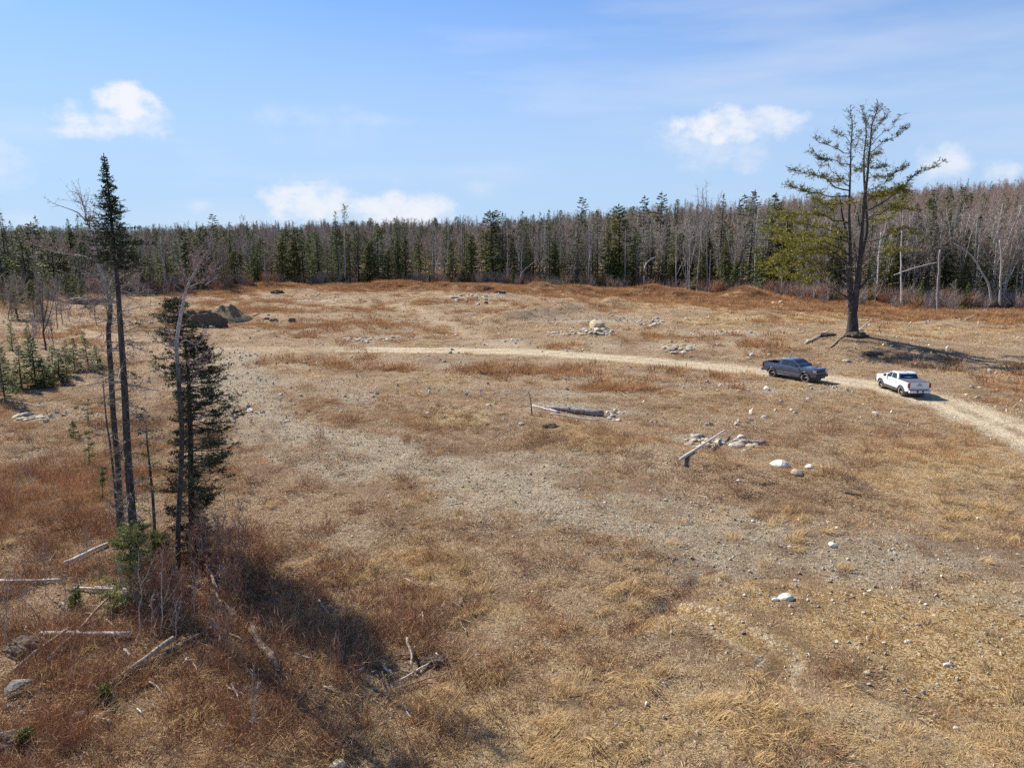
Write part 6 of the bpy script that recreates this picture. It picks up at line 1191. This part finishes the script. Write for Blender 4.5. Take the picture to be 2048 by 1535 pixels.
def specials():
    """single stems at the front of the woods that the photograph lets you tell apart"""
    def stem(pts, Y, r0, r1, name, label, cat, bark, n=14, tw=0, tl=1., wood='twig_grey', fol=None, f0=.3, base=None):
        h = Hero(base or pts[0], Y); P = h.path(pts, 0, 0, n, .03); h.tb.tube(P, np.linspace(r0, r1, n), 7)
        if tw: h.bare_twigs(P, f0, tw, tl, r=.02, sub=4)
        if fol: h.sprays(P, fol[0], 1, fol[1], fol[2], 'n', 9, .28, .1, .5, -.05, .02)
        return h.finish(name, label, cat, bark, wood, {'n': ('foliage', 'spruce_needles')})
    Y = lambda px, d=-2: float(np.interp(ray(px, 560)[0]/ray(px, 560)[1], EDGE_U, EDGE_D))+d
    stem([(1288, 572), (1288, 545), (1292, 528), (1302, 518), (1318, 512), (1328, 508)], Y(1288, -3), .22, .13, 'bent_birch', 'bare white birch stem bent over to the right before the woods', 'birch tree', 'bark_birch')
    stem([(1876, 628), (1876, 590), (1878, 540), (1880, 500)], Y(1876, -14), .26, .20, 'snag', 'straight branchless grey snag standing in the rust weeds', 'snag', 'bark_grey')
    stem([(1788, 550), (1810, 542), (1840, 533), (1874, 525)], Y(1830, -8), .12, .14, 'leaning_tree', 'pale fallen trunk leaning low against the snag', 'fallen trunk', 'bark_pale', tw=10, tl=2.5)
    stem([(1983, 610), (1978, 570), (1965, 548), (1950, 520), (1930, 500), (1908, 488)], Y(1960, -6), .22, .08, 'leaning_maple', 'broken crooked trunk arching left over the snag', 'tree', 'bark_pale', tw=26, tl=2.2)
    stem([(2000, 610), (2001, 560), (2003, 520), (2000, 480)], Y(2000, -8), .20, .12, 'snag', 'pale dead trunk right of the arching broken trunk', 'snag', 'bark_pale', tw=26, tl=2.0)
    stem([(2022, 608), (2010, 595), (2000, 580)], Y(2010, -8), .10, .08, 'leaning_pole', 'grey pole leaning against the pale dead trunk', 'pole', 'bark_grey')
    stem([(1452, 575), (1470, 545), (1482, 518), (1485, 500), (1502, 480)], Y(1465, 0), .26, .14, 'leaning_tree', 'dark trunk leaning right among the firs', 'tree', 'bark_dark', tw=20, tl=2)
    stem([(690, 556), (690, 520), (689, 480), (689, 440), (688, 412)], Y(690, -1), .2, .04, 'spruce_tree', 'lone tall spruce with bare white stem and small open top', 'spruce tree', 'bark_pale', tw=12, tl=.9, fol=(.66, 90, 1.6))
    stem([(1415, 575), (1414, 500), (1413, 430), (1412, 365)], Y(1414, 0), .18, .03, 'dead_spruce', 'dead topped leafless spruce spire behind the brush pile', 'dead spruce', 'bark_grey', tw=90, tl=1.3)
    stem([(1404, 578), (1404, 500), (1400, 430), (1394, 375)], Y(1404, 1), .16, .03, 'leafless_tree', 'thin leafless spire left of the dead topped spruce', 'tree', 'bark_pale', tw=70, tl=1.5)
    stem([(926, 560), (925, 500), (925, 435)], Y(926, 2), .14, .06, 'snag', 'thin black branchless snag above the grey birches', 'snag', 'bark_dark')
    stem([(945, 548), (958, 532), (978, 518), (1000, 508)], Y(960, -2), .09, .03, 'arching_sapling', 'pale arching sapling before the dark spruce', 'sapling', 'bark_pale')
    stem([(1038, 572), (1042, 548), (1060, 530), (1075, 520)], Y(1050, -6), .10, .05, 'leaning_sapling', 'reddish arching stem left of the grey thicket', 'sapling', 'bark_pale')
    stem([(1378, 592), (1379, 520), (1381, 450)], Y(1379, -8), .14, .06, 'poplar_tree', 'straight pale stem at the very front near brush pile', 'poplar tree', 'bark_pale', tw=60, tl=1.3, f0=.5)
    stem([(1393, 590), (1396, 540), (1402, 470), (1408, 430)], Y(1395, -7), .15, .06, 'birch_tree', 'pale leaning stem beside the very front poplar', 'birch tree', 'bark_pale', tw=50, tl=1.3, f0=.5)
    stem([(1418, 592), (1420, 540), (1421, 500)], Y(1418, -7), .13, .09, 'snag', 'short grey stem right of the front leaning stem', 'snag', 'bark_grey')
    stem([(1590, 606), (1590, 595)], Y(1590, -10), .14, .13, 'post', 'short dark post in the weeds left of the pine', 'post', 'bark_dark', n=4)
    stem([(1803, 612), (1802, 540), (1803, 480), (1806, 430)], Y(1803, -10), .17, .06, 'poplar_tree', 'foremost pale poplar stem right of the pine', 'poplar tree', 'bark_birch', tw=50, tl=1.5, f0=.45)
    stem([(1754, 570), (1757, 520), (1762, 465)], Y(1755, -3), .16, .08, 'birch_tree', 'white stem just right of the pine branches', 'birch tree', 'bark_birch', tw=40, tl=1.5, f0=.5)
    stem([(1064, 830), (1062, 805), (1056, 782)], None, .05, .02, 'dead_sapling', 'dead dark sapling standing at the thin end of the dark log', 'sapling', 'bark_dark', n=6, tw=5, tl=.25, base=(1064, 832))
specials()
def knoll_roots():
    for (px, py, rx, ry, h, lab) in ((1745, 708, 1.1, .6, .32, 'dark exposed roots and soil on the knoll slope right of the pine'), (1655, 672, 1.2, .5, .4, 'grey brushy root heap left of the pine foot')):
        lump('root_clod', px, py, rx, ry, h, 'soil_dark', lab, 'root heap', px)
    for i in range(22):
        px = R.uniform(1600, 1800); py = 668+R.uniform(4, 52); a = R.uniform(-.6, .9)
        o = log((px, py), (px+R.uniform(10, 26)*math.cos(a), py+8*math.sin(a)), .05, .02, R.choice(('dead_wood', 'rotten_wood')), 'bare root or branch lying on the slope of the pine knoll', 'root', 'root', knots=1, k=5, n=4); o['group'] = 'bare roots and branches on the pine knoll'
knoll_roots()
# ------------------------------------------------------------------ pickups
mat_plain('paint_grey', (.10, .125, .18), .26, .6, .5, .8, .35); mat_plain('paint_white', (.74, .75, .77), .35, 0, .5, .8, .35)
mat_plain('car_glass', (.012, .016, .022), .06, 0, .9); mat_plain('tyre_rubber', (.06, .055, .05), .85, dust=1.0); mat_plain('rim_black', (.03, .03, .033), .4, .5); mat_plain('black_plastic', (.03, .03, .032), .6, dust=.25)
mat_plain('tonneau_vinyl', (.10, .105, .115), .55); mat_plain('red_lens', (.30, .01, .015), .2, coat=.5); mat_plain('clear_lens', (.55, .57, .60), .15, coat=.8); mat_plain('chrome', (.6, .6, .62), .18, 1); mat_plain('plate_white', (.70, .72, .75), .5); mat_plain('plate_ink', (.05, .08, .2), .6); mat_plain('decal_dark', (.05, .05, .055), .5); mat_plain('grille_dark', (.018, .018, .02), .5)
def prof(name, poly, hw, mat, parent, x0=0, crown=0.0, zcuts=(), xcuts=(), side=None, bevel=.0, smooth=True):
    """a side outline (x, z) made solid across the vehicle; hw(x, z) = half width; side=(a, b) limits it to a slab near one flank"""
    bm = bmesh.new(); a, b = (-1, 1) if side is None else side
    vs_ = [bm.verts.new((x, a, z)) for x, z in poly]; f = bm.faces.new(vs_)
    r = bmesh.ops.extrude_face_region(bm, geom=[f]); bmesh.ops.translate(bm, verts=[v for v in r['geom'] if isinstance(v, bmesh.types.BMVert)], vec=(0, b-a, 0))
    bmesh.ops.recalc_face_normals(bm, faces=bm.faces)
    for z in zcuts: bmesh.ops.bisect_plane(bm, geom=bm.verts[:]+bm.edges[:]+bm.faces[:], plane_co=(0, 0, z), plane_no=(0, 0, 1))
    for x in xcuts: bmesh.ops.bisect_plane(bm, geom=bm.verts[:]+bm.edges[:]+bm.faces[:], plane_co=(x, 0, 0), plane_no=(1, 0, 0))
    if side is None:
        for y in (-.92, -.7, -.35, 0, .35, .7, .92): bmesh.ops.bisect_plane(bm, geom=bm.verts[:]+bm.edges[:]+bm.faces[:], plane_co=(0, y, 0), plane_no=(0, 1, 0))
    zt = max(p[1] for p in poly)
    for v in bm.verts:
        y = v.co.y; w = hw(v.co.x, v.co.z)
        if crown and v.co.z > zt-.35: v.co.z += crown*(1-y*y)*max(0, (v.co.z-(zt-.35))/.35)
        v.co.y = y*w if abs(y) <= 1.0001 else math.copysign(w+(abs(y)-1), y)
    me = bpy.data.meshes.new(name); bm.to_mesh(me); bm.free(); me.materials.append(MATS[mat])
    for p in me.polygons: p.use_smooth = smooth
    o = link_mesh(name, me, parent)
    if smooth:
        try: me.set_sharp_from_angle(angle=math.radians(32))
        except Exception: pass
    return o
def poly_mesh(name, faces, mat, parent, thick=0.012):
    """flat quads given by corners, with a little thickness along their normals"""
    bm = bmesh.new()
    for f in faces:
        P = [Vector(p) for p in f]; n = (P[1]-P[0]).cross(P[2]-P[0]).normalized()*thick
        a = [bm.verts.new(p) for p in P]; b = [bm.verts.new(p+n) for p in P]; k = len(P)
        bm.faces.new(a[::-1]); bm.faces.new(b)
        for i in range(k): bm.faces.new((a[i], a[(i+1) % k], b[(i+1) % k], b[i]))
    bmesh.ops.recalc_face_normals(bm, faces=bm.faces)
    me = bpy.data.meshes.new(name); bm.to_mesh(me); bm.free(); me.materials.append(MATS[mat]); return link_mesh(name, me, parent)
def boxo(name, c, d, mat, parent, rz=0):
    mb = MB(); mb.box(c, d, rz=rz); o = mb.build(name, mat, parent)
    m = o.modifiers.new('b', 'BEVEL'); m.width = min(.02, min(d)*.3); m.segments = 2; return o
def lathe(name, pts, y0, x, z, sgn, mat, parent, k=28, smooth=True):
    """profile (radius, outward distance) turned about the axle"""
    V = []; Q = []
    for i, (r, w) in enumerate(pts):
        for j in range(k): a = j*2*math.pi/k; V.append((x+r*math.cos(a), sgn*(y0+w), z+r*math.sin(a)))
    for i in range(len(pts)-1):
        for j in range(k): Q.append((i*k+j, i*k+(j+1) % k, (i+1)*k+(j+1) % k, (i+1)*k+j))
    mb = MB(); mb.add(V, Q); me = mb.mesh(name, mat, smooth); bm = bmesh.new(); bm.from_mesh(me); bmesh.ops.recalc_face_normals(bm, faces=bm.faces); bm.to_mesh(me); bm.free()
    return link_mesh(name, me, parent)
def wheel(parent, x, y0, r, sgn, w=.27):
    hub = lathe('wheel', [(.02, .0), (r*.40, -.02), (r*.62, -.05), (r*.66, .005), (r*.63, .02)], y0, x, r, sgn, 'rim_black', parent)
    tyre = lathe('tyre', [(r*.62, .012), (r*.72, .03), (r*.93, .022), (r*.985, -.01), (r, -.05), (r, -w+.05), (r*.97, -w+.01), (r*.75, -w), (r*.3, -w+.02)], y0, x, r, sgn, 'tyre_rubber', hub)
    for k in range(6):
        a = k*math.pi/3+.3; mb = MB(); mb.tube([(x, sgn*(y0+.005), r), (x+math.cos(a)*r*.6, sgn*(y0+.0), r+math.sin(a)*r*.6)], [.045, .035], 5); mb.build('spoke', 'rim_black', hub)
    mb = MB(); mb.tube([(x, sgn*(y0-.01), r), (x, sgn*(y0+.025), r)], [.06, .05], 10); mb.build('hub_cap', 'rim_black' , hub)
    # lugs on the tread
    mb = MB()
    for k in range(30):
        a = k*2*math.pi/30; mb.box((x+math.cos(a)*(r-.004), sgn*(y0-w*.5), r+math.sin(a)*(r-.004)), (.022, w*.8, .03), M=Matrix.Rotation(-a, 4, 'Y'))
    mb.build('tread', 'tyre_rubber', hub)
def text(body, size, M, mat, parent, name='lettering', ext=.004):
    c = bpy.data.curves.new(name, 'FONT'); c.body = body; c.size = size; c.extrude = ext; c.align_x = 'CENTER'; c.align_y = 'CENTER'; c.materials.append(MATS[mat])
    o = bpy.data.objects.new(name, c); COL.objects.link(o); bpy.context.view_layer.update(); me = bpy.data.meshes.new_from_object(o); bpy.data.objects.remove(o); bpy.data.curves.remove(c)
    me.transform(M); return link_mesh(name, me, parent)
def pickup(c):
    t = thing(c['name'], c['label'], 'pickup truck'); paint = c['paint']; W = c['hw']; fx, rx = c['front'], c['rear']; xf, xr, r = c['xf'], c['xr'], c['r']; sill, belt, bed = c['sill'], c['belt'], c['bed']; cb, cw = c['cab_back'], c['cowl']; floor = bed-.50; hood = c['hood']
    def hw(x, z):
        w = W*(1-.035*((z-.85)/.45)**2 if z > .85 else 1-.05*((.85-z)/.45)**2)
        k = max(0, (abs(x-(fx+rx)/2)-(fx-rx)*.36)/((fx-rx)*.14)); return w*(1-.10*k*k*(1.0 if x > 0 else .35))
    def arch(x, R_, a0=0.0, a1=math.pi, n=12): return [(x-R_*math.cos(a0+(a1-a0)*i/n), max(sill, r+R_*math.sin(a0+(a1-a0)*i/n))) for i in range(n+1)]
    Ra = r*1.22
    bot = [(rx+.02, sill+.12)]+arch(xr, Ra)+arch(xf, Ra)+[(fx-.12, sill+.02)]
    top = [(fx-.02, sill+.25), (fx, sill+.42), (fx-.03, hood-.12), (fx-.14, hood-.03), (fx-.55, hood+.02), (cw, belt+.02), (cb, belt), (cb, floor), (rx+.0, floor)]
    zc = (.6, .72, .85, 1.0, 1.12, 1.22); xc = tuple(np.linspace(rx+.3, fx-.2, 12))
    prof('body', bot+top, hw, paint, t, crown=.05, zcuts=zc, xcuts=xc)
    # bed walls and tailgate
    for s in (-1, 1):
        a, b = (.90, 1.0) if s > 0 else (-1.0, -.90)
        wl = prof('bed_side', [(rx+.02, floor+.001), (cb-.004, floor+.001), (cb-.004, bed), (rx+.02, bed)], hw, paint, t, zcuts=(.9, 1.0, 1.12, 1.22), xcuts=xc, side=(a, b))
        boxo('bed_rail', ((rx+cb)/2, s*(W*.925), bed+.015), (cb-rx-.06, .09, .03), 'black_plastic', t)
    tg = boxo('tailgate', (rx+.03, 0, (floor+.05+bed)/2), (.07, W*1.66, bed-floor+.02), paint, t)
    boxo('tailgate_ridge', (rx-.012, 0, floor+.16), (.02, W*1.5, .05), paint, tg); boxo('tailgate_handle', (rx-.014, 0, bed-.13), (.03, .26, .07), 'black_plastic', tg)
    if c['word']: text(c['word'], .12, Matrix.Translation((rx-.012, 0, bed-.24))@Matrix(((0, 0, -1, 0), (-1, 0, 0, 0), (0, 1, 0, 0), (0, 0, 0, 1))), 'decal_dark', tg)
    boxo('bed_liner', ((rx+cb)/2, 0, floor+.012), (cb-rx-.12, W*1.76, .02), 'black_plastic', t)
    for s in (-1, 1): boxo('bed_liner_side', ((rx+cb)/2, s*W*.885, (floor+bed)/2), (cb-rx-.14, .03, bed-floor-.06), 'black_plastic', t)
    if c['cover']: boxo('bed_cover', ((rx+cb)/2+.02, 0, bed+.045), (cb-rx+.02, W*1.88, .035), 'tonneau_vinyl', t)
    # cabin: painted frame with glass
    x1, x2, x3, x4 = c['roof']; zr = c['zr']; wb, wr = W*.955, W*.80; zb = belt-.02
    B = lambda x, s, f: (x, s*(wb+(wr-wb)*f), zb+(zr-zb)*f)
    sec = []   # stations along the cabin: (x at belt, x at roof)
    bm = bmesh.new()
    loops = []
    for f, xa, xb, drop in ((0, cb-.0, cw+.10, 0), (.45, cb+.04, cw-.20, 0), (.85, x1, x4+.05, 0), (.95, x1+.05, x3+.1, .0), (1.0, x2, x3-.12, 0)):
        w_ = wb+(wr-wb)*f-(.05 if f == 1 else 0); z_ = zb+(zr-zb)*(f if f < 1 else 1.0)+(.03 if f == 1 else 0)
        loops.append([bm.verts.new(v) for v in ((xa, -w_, z_), ((xa+xb)/2, -w_, z_), (xb, -w_*.93, z_), (xb+.04*(1-f), 0, z_), (xb, w_*.93, z_), ((xa+xb)/2, w_, z_), (xa, w_, z_), (xa-.02, 0, z_))])
    for A, Bq in zip(loops[:-1], loops[1:]):
        for i in range(8): bm.faces.new((A[i], A[(i+1) % 8], Bq[(i+1) % 8], Bq[i]))
    bm.faces.new(loops[-1]); bmesh.ops.recalc_face_normals(bm, faces=bm.faces); me = bpy.data.meshes.new('cab'); bm.to_mesh(me); bm.free(); me.materials.append(MATS[paint])
    for p in me.polygons: p.use_smooth = True
    try: me.set_sharp_from_angle(angle=math.radians(28))
    except Exception: pass
    cab = link_mesh('cab', me, t)
    def onside(x, f, s, out=.008):   # point on the cabin flank at height share f
        w_ = wb+(wr-wb)*f; return (x, s*(w_+out), zb+(zr-zb)*f)
    def xa(f): return np.interp(f, [0, .45, .85], [cb, cb+.04, x1])
    def xb(f): return np.interp(f, [0, .45, .85], [cw+.10, cw-.20, x4+.05])
    mid = c['pillar']
    for s in (-1, 1):
        fr = [onside(xa(.12)+.22, .12, s), onside(mid-.05, .12, s), onside(mid-.05, .86, s), onside(xa(.8)+.25, .86, s)]
        ff = [onside(mid+.05, .12, s), onside(xb(.12)-.22, .12, s), onside(xb(.5)-.16, .5, s), onside(xb(.84)-.2, .86, s), onside(mid+.05, .86, s)]
        for f in (fr, ff): poly_mesh('side_window', [f if s > 0 else f[::-1]], 'car_glass', t, -.004 if s > 0 else -.004)
        boxo('mirror', (cw-.28, s*(W+.14), belt+.10), (.12, .22, .19), c['trim'] if c['mirror_black'] else paint, t); 
        # doors: shut lines as narrow dark grooves, handles
        for (xa_, xb_) in ((cb+.06, mid), (mid, xf-Ra-.05 if xf-Ra-.05 < cw+.02 else cw+.02)):
            d = prof('door', [(xa_+.012, sill+.11), (xb_-.012, sill+.11), (xb_-.012, belt-.03), (xa_+.012, belt-.03)], hw, paint, t, zcuts=(.6, .72, .85, 1.0, 1.12), xcuts=(), side=(.94, 1.008) if s > 0 else (-1.008, -.94))
            boxo('door_handle', (xa_+.16, s*(hw(xa_, 1.08)+.03), belt-.20), (.18, .04, .045), 'black_plastic' if paint == 'paint_grey' or True else paint, d)
        if not c['flare']: boxo('door_molding', ((xr+xf)/2, s*(hw(0, .66)+.012), .68), (xf-xr-2*Ra-.1, .03, .05), 'chrome', t)
        boxo('rocker', ((xr+xf)/2, s*(W*.97), sill+.03), (xf-xr-2*Ra-.02, .10, .12), c['rocker'], t)
        mb = MB(); mb.tube([(xr+Ra+.05, s*(W-.05), sill-.06), (xr+Ra+.2, s*(W+.03), sill-.10), (xf-Ra-.2, s*(W+.03), sill-.10), (xf-Ra-.05, s*(W-.05), sill-.06)], .045, 8); mb.build('side_step', c['step'], t, True)
        for x in (xr, xf):
            P = [(q[0], s*(hw(q[0], q[1])+.012), q[1]) for q in arch(x, Ra+.02, .0, math.pi, 14)]; mb = MB(); mb.tube(P, .042 if c['flare'] else .02, 6); mb.build('wheel_arch', 'black_plastic' if c['flare'] else paint, t, True)
        wheel(t, xr, W-.02, r, s); wheel(t, xf, W-.02, r, s)
        tl = boxo('tail_light', (rx+.045, s*(W*.925), bed-.24), (.13, .17, .38), 'red_lens', t)
        hl = boxo('headlight', (fx-.10, s*(W*.76), hood-.20), (.20, .40, .17), 'clear_lens', t, rz=-s*.25)
        boxo('fog_light', (fx+.0, s*(W*.72), sill+.16), (.05, .14, .09), 'clear_lens', t)
        if c['decal']: text(c['decal'], .15, Matrix.Translation((rx+.42, s*(hw(rx+.4, bed-.12)+.006), bed-.13))@Matrix(((-s, 0, 0, 0), (0, 0, s, 0), (0, 1, 0, 0), (0, 0, 0, 1))), 'decal_dark', t, 'bed_decal', .002)
    # inner dark wells, chassis
    boxo('chassis', ((fx+rx)/2, 0, sill-.02), (fx-rx-.5, W*1.3, .18), 'black_plastic', t)
    for x in (xr, xf): boxo('wheel_well', (x, 0, r+.10), (Ra*1.9, W*1.55, Ra*1.5), 'black_plastic', t)
    # windscreen and rear window
    def ring(f, x, k): w_ = (wb+(wr-wb)*f)*k; return w_, zb+(zr-zb)*f
    w1, z1 = ring(.06, 0, .90); w2, z2 = ring(.86, 0, .86); xs1, xs2 = xb(.06)+.015, xb(.85)+.02
    poly_mesh('windscreen', [[(xs1, -w1, z1), (xs1, w1, z1), (xs2, w2, z2), (xs2, -w2, z2)]], 'car_glass', t, .035)
    xs1, xs2 = xa(.1)-.03, xa(.85)-.045; w1, z1 = ring(.10, 0, .90); w2, z2 = ring(.84, 0, .88)
    poly_mesh('rear_window', [[(xs1, w1, z1), (xs1, -w1, z1), (xs2, -w2, z2), (xs2, w2, z2)]], 'car_glass', t, .03)
    boxo('high_brake_light', (x1-.01, 0, zr-.035), (.03, .22, .035), 'red_lens', cab); boxo('roof_antenna', (x2+.25, 0, zr+.05), (.16, .06, .05), 'decal_dark', cab)
    # front
    gr = boxo('grille', (fx+.005, 0, hood-.24), (.07, W*1.12, .30), 'grille_dark', t)
    for k in range(3): boxo('grille_bar', (fx+.045, 0, hood-.33+.09*k), (.015, W*1.05, .02), 'black_plastic', gr)
    boxo('front_bumper', (fx+.0, 0, sill+.13), (.26, W*1.82, .24), c['bumper'], t); boxo('lower_intake', (fx+.135, 0, sill+.12), (.02, W*1.0, .11), 'grille_dark', t); boxo('skid_plate', (fx-.1, 0, sill-.07), (.25, W*1.3, .12), 'black_plastic', t)
    boxo('hood_scoop', (fx-.75, 0, hood+.075), (.42, .55, .06), c['scoop'], t)
    # rear bumper and plate
    rb = boxo('rear_bumper', (rx-.08, 0, sill+.10), (.20, W*1.86, .20), c['bumper2'], t); boxo('bumper_step', (rx-.09, 0, sill+.215), (.20, W*1.75, .035), 'black_plastic', rb); boxo('plate_recess', (rx-.178, 0, sill+.12), (.012, .60, .19), 'grille_dark', rb)
    pl = boxo('license_plate', (rx-.19, 0, sill+.12), (.01, .31, .155), 'plate_white', t)
    return t
def place(t, near_rear, near_front, side, c):
    a, b = at(*near_rear), at(*near_front); h = Vector((b.x-a.x, b.y-a.y, 0)).normalized(); n = Vector((-h.y, h.x, 0)); m = (a+b)/2
    o = m-n*side*(c['hw']-.05)-h*((c['xf']+c['xr'])/2); t.location = o; t.rotation_euler = (0, 0, math.atan2(h.y, h.x))
    # sit on the ground under the wheels
    zs = [hz(*(o+h*x+n*y)[:2]) for x in (c['xf'], c['xr']) for y in (-.85, .85)]; t.location.z = sum(zs)/4-.015
    t.rotation_euler[1] = -math.atan2((zs[0]+zs[1]-zs[2]-zs[3])/2, c['xf']-c['xr'])
    print('wheelbase', (a-b).length, t.location)
GREY = dict(name='grey_pickup', label='dark grey four door pickup with open bed parked on the dirt track', paint='paint_grey', hw=1.0, front=2.95, rear=-2.78, xf=2.0, xr=-1.66, r=.44, sill=.53, belt=1.33, bed=1.40, cab_back=-.92, cowl=1.32, hood=1.30, roof=(-.80, -.66, .42, .60), zr=1.95, cover=False, word='', decal='TRD', trim='black_plastic', mirror_black=True, rocker='paint_grey', step='rim_black', flare=False, bumper='black_plastic', bumper2='paint_grey', scoop='paint_grey', pillar=.22)
WHITE = dict(name='white_pickup', label='white four door pickup with covered bed seen from behind on the track', paint='paint_white', hw=.95, front=2.72, rear=-2.62, xf=1.78, xr=-1.55, r=.41, sill=.50, belt=1.28, bed=1.34, cab_back=-.92, cowl=1.18, hood=1.24, roof=(-.72, -.52, .28, .46), zr=1.84, cover=True, word='CANYON', decal='', trim='black_plastic', mirror_black=True, rocker='black_plastic', step='black_plastic', flare=True, bumper='black_plastic', bumper2='paint_white', scoop='paint_white', pillar=.16)
g = pickup(GREY); place(g, (1541.5, 753), (1612, 764), -1, GREY)
w = pickup(WHITE); place(w, (1803, 792), (1759, 775), 1, WHITE)
